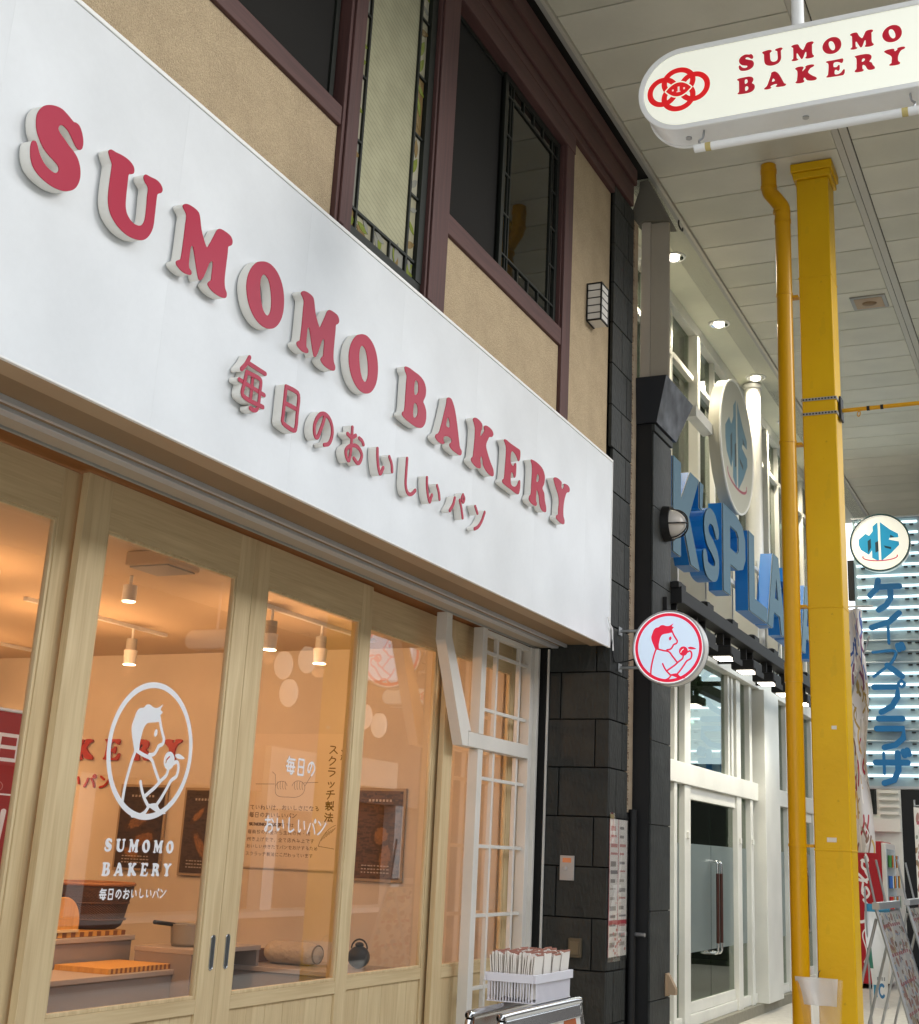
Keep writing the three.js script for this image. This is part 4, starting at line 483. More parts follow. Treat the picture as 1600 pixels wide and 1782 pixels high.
// ---------------------------------------------------------------- the shopping plaza next door
const kp = thing('plaza_building', 'white glazed shopping plaza front with a black stone pier beside the bakery', 'building', [14, 0, -0.6]);
const ZK = -0.45;
{
  const b = kp;
  // party wall strip, black pier and its flared capital
  box(b, 'rusty_strip', M.rust, 9.14, 9.285, 1.83, 6.45, -0.3, -0.014); box(b, 'dark_strip', M.black, 9.14, 9.285, 0, 1.828, -0.3, -0.02); world(b, 'black_pipe', M.black, rod([9.23, 0, 0.01], [9.23, 1.85, 0.01], 0.03, 14)); world(b, 'pipe_valve', M.brushed, rod([9.24, 1.02, 0.0], [9.22, 1.02, 0.11], 0.014, 10));
  box(b, 'pier', M.black, 9.31, 9.79, 0, 4.745, -0.6, 0.104); 
  for (let k = 0; k < 8; k++) box(b, 'stone_slab', M.charcoal, 9.315, 9.795, 0.004 + k * 0.585, 0.584 + k * 0.585, 0.105, 0.118 + rnd(0.002), 0.002);
  box(b, 'pier_band', M.charcoal, 9.305, 9.8, 4.69, 4.742, 0.105, 0.13, 0.003);
  const cp = new THREE.BufferGeometry(); { const A = [[9.28, 4.748, -0.1], [9.83, 4.748, -0.1], [9.83, 4.748, 0.15], [9.28, 4.748, 0.15], [9.26, 5.12, -0.1], [10.03, 5.12, -0.1], [10.03, 5.12, 0.235], [9.26, 5.12, 0.235]], F = [[0, 1, 2, 3], [7, 6, 5, 4], [3, 2, 6, 7], [0, 3, 7, 4], [1, 5, 6, 2], [0, 4, 5, 1]], P = []; for (const [a, c, d, e] of F) for (const i of [a, c, d, a, d, e]) P.push(...A[i]); cp.setAttribute('position', new THREE.Float32BufferAttribute(P, 3)); cp.computeVertexNormals(); uvBox(cp); }
  world(b, 'pier_capital', M.blackBlue, cp);
  // beige fin above the capital and its flashing
  box(b, 'side_fin', std({ color: 0xb9b0a2, map: T.dirt, roughness: 0.7 }), 9.345, 9.385, 5.122, 6.5, -0.005, 0.072); box(b, 'side_fin', std({ color: 0xb0a797, map: T.dirt, roughness: 0.7 }), 9.35, 9.38, 5.122, 6.48, 0.075, 0.225);
  const fl = extr(poly([[-0.09, 6.56], [-0.02, 6.77], [-0.012, 6.86], [0.055, 6.868], [0.24, 6.47], [0.015, 6.5], [-0.02, 6.48]]), 0.22).rotateY(-Math.PI / 2).translate(9.53, 0, 0); world(b, 'flashing', std({ color: 0x6f6a5e, roughness: 0.7 }), uvBox(strip(fl)));
  // soffit with downlights
  box(b, 'soffit', std({ color: 0xe2e2cd, map: T.dirt, roughness: 0.6 }), 9.4, 21.4, 6.93, 6.98, -0.62, 0.058);
  for (let i = 0; i < 6; i++) {
    const x = 10.9 + i * 1.69, z = -0.19, d = put(b, 'downlight', new THREE.TorusGeometry(0.1, 0.014, 10, 40).rotateX(Math.PI / 2), M.whiteGloss, [x, 6.928, z]);
    put(d, 'reflector', new THREE.CylinderGeometry(0.06, 0.094, 0.012, 32, 1, true), M.chrome, [x, 6.922, z]); put(d, 'bulb', new THREE.SphereGeometry(0.055, 20, 10).scale(1, 0.5, 1), M.lampWhite, [x, 6.915, z]);
    spot(b, [x, 6.87, z], [x, 0, z + 0.1], 0xfff2d8, 11, 1.35, 3);
  }
  // upper glazing
  box(b, 'upper_wall', M.kwhite, 9.8, 21.4, 3.44, 3.62, -0.7, ZK + 0.0); box(b, 'upper_wall', std({ color: 0x77796a, roughness: 0.8 }), 9.4, 11.0, 3.62, 4.3, -0.7, -0.5); box(b, 'head_rail', M.kwhite, 9.4, 21.4, 6.8, 6.928, -0.56, -0.42, 0.006);
  for (let i = 0; i < 14; i++) { const x = 10.1 + i * 0.82, wide = i % 2; box(b, 'mullion', M.kwhite, x - (wide ? 0.045 : 0.025), x + (wide ? 0.045 : 0.025), 3.622, 6.798, -0.55, wide ? -0.4 : -0.45, 0.005); }
  for (let i = 0; i < 13; i++) { const x = 10.1 + i * 0.82; for (const [y, t] of [[6.28, 0.06], [4.42, 0.05]]) box(b, 'transom', M.kwhite, x + 0.046, x + 0.774, y, y + t, -0.54, -0.445, 0.004); box(b, 'pane', M.glassGreen, x + 0.03, x + 0.79, 3.63, 6.79, -0.506, -0.5);
 }
  const lit = std({ color: 0x5c6050, roughness: 0.9 }); box(b, 'upper_room_wall', lit, 9.4, 21.4, 3.62, 6.9, -4.1, -4.0); box(b, 'upper_room_floor', lit, 9.4, 21.4, 3.5, 3.6, -4.0, -0.71); box(b, 'upper_room_ceiling', lit, 9.4, 21.4, 6.985, 7.05, -4.0, -0.4); box(b, 'upper_room_wall', lit, 9.3, 9.4, 3.62, 6.9, -4, -0.62); box(b, 'upper_room_wall', lit, 21.4, 21.5, 0, 6.9, -4, -0.4);
  box(b, 'roof', M.darkRoom, 9.3, 21.5, 7.06, 7.5, -4.1, -0.2);
  // a white round post in front of the upper glazing
  const col = put(b, 'round_post', new THREE.CylinderGeometry(0.095, 0.095, 3.3, 28), M.kwhite, [14.5, 5.26, -0.28]); put(col, 'post_collar', new THREE.CylinderGeometry(0.11, 0.11, 0.05, 28), M.kwhite, [14.5, 6.885, -0.28]);
  // ground floor: threshold, pillars, mullions, transom, doors
  box(b, 'threshold', std({ color: 0xb9b8ae, map: T.floor, roughness: 0.5 }), 9.8, 21.4, 0.0, 0.1, -0.7, -0.4); box(b, 'floor', std({ color: 0xbfbcae, map: T.floor, roughness: 0.3 }), 9.8, 21.4, 0.04, 0.09, -6, -0.702);
  const fr = (n, x0, x1, y0, y1, z0 = ZK - 0.1, z1 = ZK) => box(b, n, M.kwhite, x0, x1, y0, y1, z0, z1, 0.006);
  fr('transom_beam', 10.9, 15.09, 2.2, 2.39, ZK - 0.1, ZK + 0.03); fr('transom_beam', 15.87, 21, 2.2, 2.39, ZK - 0.1, ZK + 0.03); fr('head_beam', 9.8, 21, 3.44, 3.6, ZK + 0.002, ZK + 0.06);
  fr('pillar', 15.1, 15.86, 0.1, 3.44, -0.6, -0.34); fr('mullion', 9.8, 10.0, 0.1, 3.44);
  const rails = [];
  for (const [x, w] of [[10.9, 0.1], [11.82, 0.09], [12.16, 0.2], [14.18, 0.18], [14.78, 0.12], [16.05, 0.1], [16.75, 0.12], [18.4, 0.16], [19.2, 0.2]]) { fr('mullion', x, x + w, 0.1, 2.198, ZK - 0.08, ZK + 0.012); fr('mullion', x, x + w, 2.392, 3.438, ZK - 0.08, ZK + 0.012); }
  const bays = [[11.0, 11.82], [11.91, 12.16], [12.36, 14.18], [14.36, 14.78], [14.9, 15.1], [15.86, 16.05], [16.15, 16.75], [16.87, 18.4], [18.56, 19.2]];
  for (const [x0, x1] of bays) {
    box(b, 'pane', M.glassGreen, x0 - 0.01, x1 + 0.01, 2.38, 3.45, ZK - 0.05, ZK - 0.044); box(b, 'sill', M.kwhite, x0 + 0.001, x1 - 0.001, 0.101, 0.2, ZK - 0.07, ZK - 0.01, 0.004);
    if (x1 - x0 < 1.3) { box(b, 'pane', M.glassGreen, x0 - 0.01, x1 + 0.01, 0.19, 2.21, ZK - 0.05, ZK - 0.044); box(b, 'frosted_film', M.film, x0, x1, 0.72, 1.68, ZK - 0.043, ZK - 0.042); }
  }
  fr('upper_mullion', 13.88, 13.95, 2.392, 3.438, ZK - 0.07, ZK - 0.005); fr('upper_mullion', 14.02, 14.1, 2.392, 3.438, ZK - 0.07, ZK - 0.003);
  for (const [x0, x1] of [[12.37, 14.17], [16.88, 18.39]]) {
    const dt = box(b, 'door_head', M.kwhite, x0, x1, 2.08, 2.198, ZK - 0.075, ZK - 0.012, 0.004), m = (x0 + x1) / 2;
    for (const [a, c, s] of [[x0, m - 0.004, 1], [m + 0.004, x1, -1]]) {
      const leaf = box(b, 'glass_door', M.glassGreen, a, c, 0.22, 2.07, ZK - 0.05, ZK - 0.04); box(leaf, 'bottom_rail', M.kwhite, a, c, 0.205, 0.3, ZK - 0.065, ZK - 0.025, 0.003); box(leaf, 'frosted_film', M.film, a + 0.002, c - 0.002, 0.72, 1.68, ZK - 0.039, ZK - 0.0385);
      const hx = m + (s > 0 ? -0.07 : 0.07); world(leaf, 'handle', M.chrome, tube([[hx, 0.69, ZK - 0.04], [hx, 0.69, ZK + 0.03], [hx, 0.74, ZK + 0.045], [hx, 1.1, ZK + 0.045], [hx, 1.48, ZK + 0.045], [hx, 1.53, ZK + 0.03], [hx, 1.53, ZK - 0.04]], 0.013, 40, 10)); world(leaf, 'grip', std({ color: 0x3a1a12, roughness: 0.35 }), rod([hx, 0.78, ZK + 0.046], [hx, 1.42, ZK + 0.046], 0.0165, 14));
    }
  }
  for (const x of [12.25, 14.27, 14.83]) box(b, 'floor_latch', M.kwhite, x - 0.03, x + 0.03, 1.72, 1.78, ZK + 0.013, ZK + 0.03, 0.004);
  // plaza interior
  const iw = std({ color: 0xb9b6a2, roughness: 0.8 }); box(b, 'room_wall', iw, 9.8, 21.4, 0.09, 3.44, -6.1, -6); box(b, 'room_ceiling', iw, 9.8, 21.4, 3.44, 3.5, -6, -0.72); box(b, 'room_wall', iw, 9.7, 9.8, 0.09, 3.44, -6, -0.61);
  for (const [x, z] of [[13, -2], [15.5, -3.2], [17.5, -2]]) { const t = world(b, 'tube_lamp', M.tubeGlow, rod([x - 0.6, 3.38, z], [x + 0.6, 3.38, z], 0.018, 12)); box(t, 'lamp_tray', M.kwhite, x - 0.65, x + 0.65, 3.4, 3.438, z - 0.08, z + 0.08); rectLight(b, [x, 3.34, z], [x, 0, z - 0.001], 0xf4fbe8, 6, 1.2, 0.2); }
}
{ // shelves inside the plaza
  const cols = [0x9c2c3c, 0x2d6c98, 0xc9b25a, 0xb8b4a8, 0x506a3a];
  for (let i = 0; i < 4; i++) { const x = 13 + i * 1.3, s = thing('shop_shelf', ['shop shelf nearest the plaza glass doors, seen through the glass', 'second shop shelf behind the plaza glass doors', 'third shop shelf inside the plaza, behind the white pillar', 'farthest shop shelf inside the plaza'][i], 'shelf', [x, 0.09, -3], 'shelves inside the plaza'); box(s, 'side_panel', M.kwhite, x - 0.03, x, 0.09, 2.2, -4.2, -2.4); for (let k = 0; k < 5; k++) { box(s, 'shelf_board', M.kwhite, x - 0.4, x - 0.031, 0.2 + k * 0.45, 0.23 + k * 0.45, -4.2, -2.4); for (let j = 0; j < 5; j++) box(s, 'goods', std({ color: cols[(i + j * 2 + k) % 5], roughness: 0.6 }), x - 0.38, x - 0.06, 0.231 + k * 0.45, 0.48 + k * 0.45 + rnd(0.1), -4.1 + j * 0.34, -3.85 + j * 0.34); } }
}
// ---------------------------------------------------------------- big blue letters K'S PLAZA
{
  const s = thing('channel_letter_sign', 'row of large blue channel letters mounted above the black lamp bar', 'sign', [12, 3.85, 0.06]);
  const B = { K: [[0, 0], [0.2, 0], [0.2, 0.27], [0.27, 0.35], [0.47, 0], [0.72, 0], [0.42, 0.5], [0.7, 1], [0.46, 1], [0.2, 0.6], [0.2, 1], [0, 1]], "'": [[0, 0.7], [0.1, 0.7], [0.16, 1], [0, 1]], P: [[0, 0], [0.2, 0], [0.2, 0.36], [0.42, 0.36], [0.58, 0.42], [0.66, 0.56], [0.66, 0.8], [0.58, 0.94], [0.42, 1], [0, 1]], L: [[0, 0], [0.66, 0], [0.66, 0.2], [0.2, 0.2], [0.2, 1], [0, 1]], A: [[0, 0], [0.2, 0], [0.26, 0.22], [0.52, 0.22], [0.58, 0], [0.78, 0], [0.5, 1], [0.28, 1]], Z: [[0, 0], [0.68, 0], [0.68, 0.19], [0.26, 0.19], [0.68, 0.82], [0.68, 1], [0.02, 1], [0.02, 0.81], [0.42, 0.81], [0, 0.2]] };
  const H = { P: [[0.2, 0.55], [0.4, 0.55], [0.45, 0.6], [0.45, 0.76], [0.4, 0.81], [0.2, 0.81]], A: [[0.32, 0.42], [0.46, 0.42], [0.39, 0.7]] };
  const add = (ch, x, h, w = 1) => { const sh = poly(B[ch].map(([a, c]) => [a * h * w, c * h])); if (H[ch]) sh.holes.push(new THREE.Path(H[ch].map(([a, c]) => new THREE.Vector2(a * h * w, c * h)).reverse())); const l = put(s, 'letter', uvBox(strip(extr(sh, 0.125))), M.kBlue, [x, 3.85, -0.01]); put(l, 'letter_face', extr(sh, 0.004, 0.002), M.kFace, [x, 3.85, 0.1235]); put(l, 'letter_rim', extr(sh, 0.003), M.kRim, [x, 3.85, 0.1155]); };
  add('K', 9.82, 0.79, 1.4); add("'", 10.62, 0.79);
  { // S as a thick stroke
    const p = [[0.44, 0.42], [0.34, 0.5], [0.16, 0.5], [0.07, 0.4], [0.12, 0.3], [0.3, 0.24], [0.43, 0.16], [0.4, 0.05], [0.26, 0.01], [0.08, 0.03], [0.03, 0.11]], g = stroke(p, 0.14, 0, 0.125, 4), l = put(s, 'letter', g, M.kBlue, [10.76, 3.91, -0.01]); put(l, 'letter_face', stroke(p, 0.138, 0, 0.005, 4), M.kFace, [10.76, 3.91, 0.1235]);
  }
  add('P', 11.42, 0.81, 1.6); add('L', 12.42, 0.79, 1.5); add('A', 13.24, 0.81, 1.35); add('Z', 14.16, 0.79, 1.3); add('A', 14.96, 0.81, 1.35);
  const rr = world(s, 'mount_rail', M.kwhite, merge([bgeo(9.85, 15.8, 4.1, 4.14, -0.06, -0.012), bgeo(9.85, 15.8, 4.45, 4.48, -0.06, -0.012), ...[10.6, 11.5, 12.5, 13.6, 14.6].map((x) => bgeo(x, x + 0.04, 3.75, 4.6, -0.4, -0.061))]));
}
// ---------------------------------------------------------------- round plaza emblem on the front
function msMark(c, w, blue = '#1e8fb8', red = '#b8405a') { // blue faceted mark and red orbit
  const k = w / 300, P = (l) => { c.beginPath(); l.forEach(([x, y], i) => (i ? c.lineTo(x * k, y * k) : c.moveTo(x * k, y * k))); c.closePath(); c.fill(); };
  c.fillStyle = blue; P([[142, 40], [142, 250], [108, 232], [108, 190], [92, 214], [52, 186], [42, 160], [42, 130], [78, 100], [96, 112], [116, 88], [116, 62]]); P([[154, 40], [205, 84], [244, 108], [246, 128], [200, 128], [196, 138], [246, 150], [248, 168], [206, 210], [154, 250]]);
  c.fillStyle = '#16323c'; P([[88, 140], [104, 128], [104, 176], [88, 206]]); P([[126, 150], [142, 142], [142, 196], [126, 204]]); P([[204, 112], [226, 124], [204, 128]]); P([[170, 168], [206, 178], [206, 190], [176, 180]]);
  c.strokeStyle = red; c.lineWidth = 6 * k; c.beginPath(); c.ellipse(148 * k, 226 * k, 88 * k, 22 * k, 0, -0.25, Math.PI + 0.25); c.stroke();
}
{
  const xc = 12.02, yc = 5.37, R = 0.655, z = 0.12, s = thing('round_emblem_sign', 'large white disc with a blue faceted emblem above the blue letters', 'sign', [xc, yc, z]);
  const t = canvas(512, 512, (c, w) => { c.fillStyle = '#b4b3a2'; c.fillRect(0, 0, w, w); msMark(c, w, '#4a7688', '#9c3a4e'); });
  put(s, 'drum', new THREE.CylinderGeometry(R, R, 0.11, 72).rotateX(Math.PI / 2), std({ color: 0xb9b7a6, map: T.dirt, roughness: 0.5 }), [xc, yc, z - 0.055]); put(s, 'rim', new THREE.TorusGeometry(R - 0.004, 0.012, 8, 80), M.kwhite, [xc, yc, z]); put(s, 'sign_face', new THREE.CircleGeometry(R - 0.01, 72), std({ map: t, roughness: 0.3 }), [xc, yc, z + 0.003]);
  world(s, 'support_arm', M.kwhite, merge([bgeo(10.9, 11.4, 5.3, 5.4, -0.05, 0.05), bgeo(10.8, 10.88, 4.5, 5.41, -0.4, -0.32), bgeo(10.8, 10.899, 5.3, 5.4, -0.319, 0.05)]));
}
// ---------------------------------------------------------------- lamp bar over the plaza entrance
{
  const s = thing('lamp_bar', 'black steel bar carrying a row of floodlights over the plaza entrance', 'lamp bar', [12, 3.4, 0.2]);
  box(s, 'bar', M.black, 9.82, 16.4, 3.44, 3.55, 0.08, 0.2, 0.006); box(s, 'bar_end', M.black, 9.797, 9.819, 3.43, 3.56, -0.05, 0.205); for (const x of [10.5, 11.9, 13.2, 14.9]) box(s, 'bar_stay', M.black, x, x + 0.05, 3.46, 3.51, -0.4, 0.079);
  for (let i = 0; i < 7; i++) {
    const x = 9.55 + i * 0.86, f = box(s, 'floodlight', M.black, x, x + 0.34, 3.245, 3.335, 0.01, 0.23, 0.015); box(f, 'lens', M.lampWhite, x + 0.06, x + 0.3, 3.236, 3.244, 0.05, 0.2, 0.003); box(f, 'hood', M.black, x + 0.02, x + 0.36, 3.2, 3.25, 0.232, 0.24); for (const k of [0.03, 0.29]) world(f, 'yoke', M.black, bgeo(x + k, x + k + 0.02, 3.335, 3.439, 0.09, 0.15)); world(f, 'cable', M.blackMetal, tube([[x + 0.1, 3.33, 0.06], [x + 0.2, 3.45, 0.03], [x + 0.3, 3.6, 0.1], [x + 0.42, 3.62, 0.15], [x + 0.52, 3.55, 0.14]], 0.009, 24, 6)); world(f, 'clamp', M.black, bgeo(x + 0.22, x + 0.42, 3.551, 3.595, 0.09, 0.19));
    spot(s, [x + 0.18, 3.2, 0.125], [x + 0.18, 0, -0.3], 0xfff6e2, 2.6, 1.15, 4);
  }
}
{ // small stop on the pier
  const s = thing('door_stop', 'small beige wedge fixed low on the black stone pier', 'stop', [9.7, 0.62, 0.12]); box(s, 'base', M.tan, 9.66, 9.74, 0.6, 0.75, 0.121, 0.135, 0.003); put(s, 'wedge', extr(poly([[0, 0], [0.06, 0], [0.06, 0.04], [0.01, 0.13], [0, 0.13]]), 0.05).rotateY(-Math.PI / 2), M.tan, [9.725, 0.61, 0.1355]);
}
{ // round caged wall lamp on the pier
  const s = thing('bulkhead_lamp', 'round unlit wall lamp with a wire cage on the black stone pier', 'lamp', [9.62, 4.02, 0.12]), c = [9.62, 4.02];
  put(s, 'base', new THREE.CylinderGeometry(0.135, 0.14, 0.055, 36).rotateX(Math.PI / 2), M.black, [...c, 0.1475]); put(s, 'globe', new THREE.SphereGeometry(0.118, 32, 16, 0, 6.2832, 0, Math.PI / 2).rotateX(Math.PI / 2).scale(1, 1, 0.95), std({ color: 0xcdc8c0, roughness: 0.35 }), [...c, 0.172]);
  for (const a of [0, Math.PI / 3, -Math.PI / 3]) put(s, 'cage_wire', new THREE.TorusGeometry(0.128, 0.006, 6, 32, Math.PI).rotateX(Math.PI / 2).rotateZ(a + 0.2), M.black, [...c, 0.174]); put(s, 'cage_wire', new THREE.TorusGeometry(0.128, 0.008, 6, 40), M.black, [...c, 0.178]);
}
// ---------------------------------------------------------------- tall lit sign with katakana at the far end
{
  const x = 18, s = thing('vertical_sign', 'tall lit sign board with bare tubes, blue katakana and a round emblem at the top', 'sign', [x, 2.55, 0.7]);
  box(s, 'board', std({ color: 0x9fb4ba, map: T.dirt, roughness: 0.4 }), x + 0.05, x + 0.12, 2.56, 6.11, 0.27, 1.18); box(s, 'side_trim', std({ color: 0x8c1f33, roughness: 0.4 }), x - 0.02, x + 0.2, 2.53, 6.14, 1.182, 1.23); box(s, 'edge_trim', M.brushed, x, x + 0.14, 2.525, 2.558, 0.26, 1.18); box(s, 'edge_trim', M.brushed, x, x + 0.14, 6.112, 6.135, 0.26, 1.18);
  box(s, 'mount', M.black, x + 0.02, x + 0.1, 5.0, 5.55, 0.19, 0.268);
  const unlit = std({ color: 0xb8c4c8, roughness: 0.3 });
  for (let i = 0; i < 24; i++) { const y = 6.05 - i * 0.146, dark = [11, 12, 13, 19, 20].includes(i), t = world(s, 'tube_lamp', dark ? unlit : M.tubeGlow, rod([x + 0.03, y, 0.31], [x + 0.03, y, 1.13], 0.013, 8)); for (const z of [0.93, 0.37, 1.03]) box(t, 'tube_holder', M.blackMetal, x + 0.02, x + 0.049, y - 0.045, y - 0.03, z, z + 0.05); }
  const BLK = { ケ: '3.2,0 2.6,2.8 0.4,5|2.6,2.2 10,2.2|7,2.2 7,6 5.6,8.4 3,10', イ: '9.5,0 6,3 0.5,4.6|5.8,3.4 5.8,10', ズ: '0.5,1.6 7.8,1.6 6.4,5 0.5,9.6|5,6 9.5,9.6|8.6,-0.4 9,0.8|9.8,-0.8 10.2,0.4', プ: '0.5,1.8 7.8,1.8 7.8,5 6,8 2.5,10|9.2,-0.2 10.2,0.8 9.2,1.8 8.2,0.8 9.2,-0.2', ラ: '1.5,0.8 9,0.8|0.8,4 9.2,4 9,7 6.5,9.2 3,10', ザ: '0,3.5 10,3.5|2.6,0.5 2.6,7|7,0.5 7,6 5.5,9 2.5,10|8.8,0 9.2,1.2|10,-0.4 10.4,0.8' };
  for (const k in BLK) BLK[k] = BLK[k].split('|').map((q) => q.split(' ').map((r) => r.split(',').map(Number)));
  const put2 = (ch, yTop, sz) => { BLK[ch].forEach((st, i) => { const g = stroke(st.map(([a, c]) => [a * sz / 10, -c * sz / 10]), sz * (st[0][0] === st[st.length - 1][0] ? 0.09 : 0.19), 0, 0.035 - i * 0.0012, st[0][0] === st[st.length - 1][0] ? 5 : 1).rotateY(-Math.PI / 2); put(s, 'character_stroke', g, M.msBlue, [x - 0.03, yTop, 0.47]); }); };
  // strokes run along +z as seen from -x, so they read the right way round
  ['ケ', 'イ', 'ズ', 'プ', 'ラ', 'ザ'].forEach((ch, i) => put2(ch, 5.24 - i * 0.45, 0.4));
  const t = canvas(512, 512, (c, w) => { c.fillStyle = '#f3f1e4'; c.fillRect(0, 0, w, w); msMark(c, w); });
  put(s, 'disc', new THREE.CylinderGeometry(0.394, 0.394, 0.12, 64).rotateZ(Math.PI / 2), M.kwhite, [x - 0.04, 5.75, 0.65]); put(s, 'disc_rim', new THREE.TorusGeometry(0.388, 0.013, 8, 64).rotateY(Math.PI / 2), std({ color: 0x2b4a4c, roughness: 0.4 }), [x - 0.1, 5.75, 0.65]); put(s, 'disc_face', new THREE.CircleGeometry(0.385, 64).rotateY(-Math.PI / 2), std({ map: t, emissiveMap: t, emissive: 0xffffff, emissiveIntensity: 0.35, roughness: 0.35 }), [x - 0.103, 5.75, 0.65]);
  rectLight(s, [x - 0.14, 4.3, 0.72], [x - 4, 4.3, 0.72], 0xe6fbff, 1.2, 0.8, 3);
}
// ---------------------------------------------------------------- inside the bakery: side wall at x = 8.6 faces the camera
{
  const XW = 8.6;
  const ws = thing('wall_lettering', 'raised red letters over a small Japanese line on the inner bakery wall', 'sign', [XW, 2.1, -4]);
  const txt = 'BAKERY', z0 = -5.05, pitch = 0.287; [...txt].forEach((ch, i) => { const g = extr(shapeOf(GLYPH[ch][0], GLYPH[ch].slice(1), 0.165), 0.018).rotateY(-Math.PI / 2); put(ws, 'letter', g, M.inRed, [XW - 0.004, 2.1, z0 + i * pitch]); });
  [...'おいしいパン'].forEach((ch, i) => { const g = merge(STK[ch].map((st, k) => stroke(st.map(([a, c]) => [a * 0.011, -c * 0.011]), 0.016, 0, 0.012 - k * 0.001, 4))).rotateY(-Math.PI / 2); put(ws, 'character', g, M.inRed, [XW - 0.003, 1.99, -4.95 + i * 0.15]); });
  const bread = (bg, shapes) => canvas(256, 368, (c, w, h) => { // photo print: loaves built from many small crust and crumb dabs
    c.fillStyle = bg; c.fillRect(0, 0, w, h); for (let i = 0; i < 500; i++) { const v = rnd(40); c.fillStyle = `rgba(${30 + v},${22 + v * 0.8},${14 + v * 0.6},0.3)`; c.fillRect(rnd(w), rnd(h), 6 + rnd(34), 2 + rnd(10)); }
    for (const [x, y, a, b2, r] of shapes) for (let i = 0; i < 420; i++) { const t = rnd(6.28), q = Math.sqrt(rnd()), px = Math.cos(t) * a * q, py = Math.sin(t) * b2 * q, e = q > 0.75 ? 0.55 : 0.85 + rnd(0.3); c.fillStyle = `rgba(${Math.min(220, 150 * e)},${105 * e},${58 * e},0.5)`; c.beginPath(); c.ellipse(x + px * Math.cos(r) - py * Math.sin(r), y + px * Math.sin(r) + py * Math.cos(r), 3 + rnd(9), 2 + rnd(5), r + rnd(-0.4, 0.4), 0, 7); c.fill(); }
    c.fillStyle = 'rgba(225,215,200,0.75)'; for (let i = 0; i < 3; i++) for (let k = 0; k < 9; k++) c.fillRect(40 + k * 18, 312 + i * 14, 8 + rnd(8), 5); for (let k = 0; k < 7; k++) c.fillRect(60 + k * 20, 36, 12, 10);
  });
  const framed = (zc, w, h, yc, t, label) => { const p = thing('framed_poster', label, 'poster', [XW - 0.02, yc, zc]); box(p, 'frame', std({ color: 0xa89478, roughness: 0.5 }), XW - 0.022, XW - 0.002, yc - h / 2 - 0.02, yc + h / 2 + 0.02, zc - w / 2 - 0.02, zc + w / 2 + 0.02, 0.003); put(p, 'print', new THREE.PlaneGeometry(w, h).rotateY(-Math.PI / 2), std({ map: t, roughness: 0.3 }), [XW - 0.0245, yc, zc]); };
  framed(-3.745, 0.41, 0.6, 1.6, bread('#4a3826', [[120, 150, 90, 34, -0.5], [150, 240, 80, 36, -0.3], [90, 300, 60, 26, 0.3]]), 'brown framed bread poster on the inner wall, lower right inside the round emblem');
  framed(-3.16, 0.36, 0.6, 1.585, bread('#52402e', [[90, 110, 60, 18, -0.7], [120, 250, 90, 30, 0.9]]), 'brown framed bread poster beside the right edge of the emblem door');
  framed(-1.66, 0.36, 0.6, 1.61, bread('#6a4c34', [[140, 190, 50, 50, 0], [170, 280, 40, 70, 0.2]]), 'brown bread poster on the inner wall, seen through the fourth door');
  // printed panel with hand drawn sketch
  const pt = canvas(768, 960, (c, w, h) => {
    c.fillStyle = '#e2d6c4'; c.fillRect(0, 0, w, h); c.strokeStyle = '#4a3524'; const P = 1000;
    kana(c, 'スクラッチ製法', 650, 80, 66, 8, true); kana(c, '、か', 740, 80, 50, 6, true);
    kana(c, 'ていねいは、おいしさになる', 60, 520, 36, 4); kana(c, '毎日のおいしいパン', 60, 575, 36, 4);
    c.fillStyle = '#4a3524'; latin(c, 'SUMOMO', 64, 200, 672, 24); latin(c, 'BAKERY', 215, 345, 672, 24); kana(c, 'では', 360, 648, 26, 3);
    kana(c, '毎朝粉の計量から生地の発・焼', 60, 700, 30, 2.6); kana(c, '焼き上げまで、全て店内み上です', 60, 752, 30, 2.6); kana(c, 'おいしい焼きたてパンをおけするため', 60, 804, 28, 2.6); kana(c, 'スクラッチ製法にこだわっています', 60, 856, 28, 2.6);
    c.lineWidth = 3; c.beginPath(); c.moveTo(90, 370); c.lineTo(240, 368); c.moveTo(470, 356); c.lineTo(580, 350); c.stroke();
    c.beginPath(); c.moveTo(240, 300); c.lineTo(250, 390); c.bezierCurveTo(250, 340, 330, 330, 340, 380); c.moveTo(380, 380); c.bezierCurveTo(390, 330, 460, 330, 480, 380); c.moveTo(250, 390); c.bezierCurveTo(240, 470, 300, 460, 360, 460); c.bezierCurveTo(440, 470, 490, 440, 480, 380); c.stroke(); for (let i = 0; i < 4; i++) { c.beginPath(); c.moveTo(265 + i * 20, 350); c.quadraticCurveTo(262 + i * 20, 400, 274 + i * 20, 404); c.moveTo(398 + i * 20, 350); c.quadraticCurveTo(396 + i * 20, 400, 408 + i * 20, 404); c.stroke(); } c.beginPath(); c.moveTo(480, 380); c.lineTo(530, 290); c.moveTo(240, 300); c.lineTo(215, 280); c.stroke();
    c.beginPath(); c.moveTo(620, 800); c.quadraticCurveTo(650, 690, 740, 650); c.moveTo(620, 800); c.lineTo(740, 815); for (let i = 0; i < 5; i++) { c.moveTo(640 + i * 18, 760 - i * 14); c.lineTo(676 + i * 16, 700 - i * 8); } c.stroke();
  });
  const pp = thing('printed_wall_panel', 'pale printed panel with a hand sketch and brown Japanese text on the inner wall', 'panel', [XW - 0.01, 1.35, -2.4]); box(pp, 'board', M.inWall, XW - 0.014, XW - 0.001, 1.345, 2.32, -2.84, -1.98); put(pp, 'print', new THREE.PlaneGeometry(0.84, 0.955).rotateY(-Math.PI / 2), std({ map: pt, roughness: 0.7 }), [XW - 0.0155, 1.832, -2.41]);
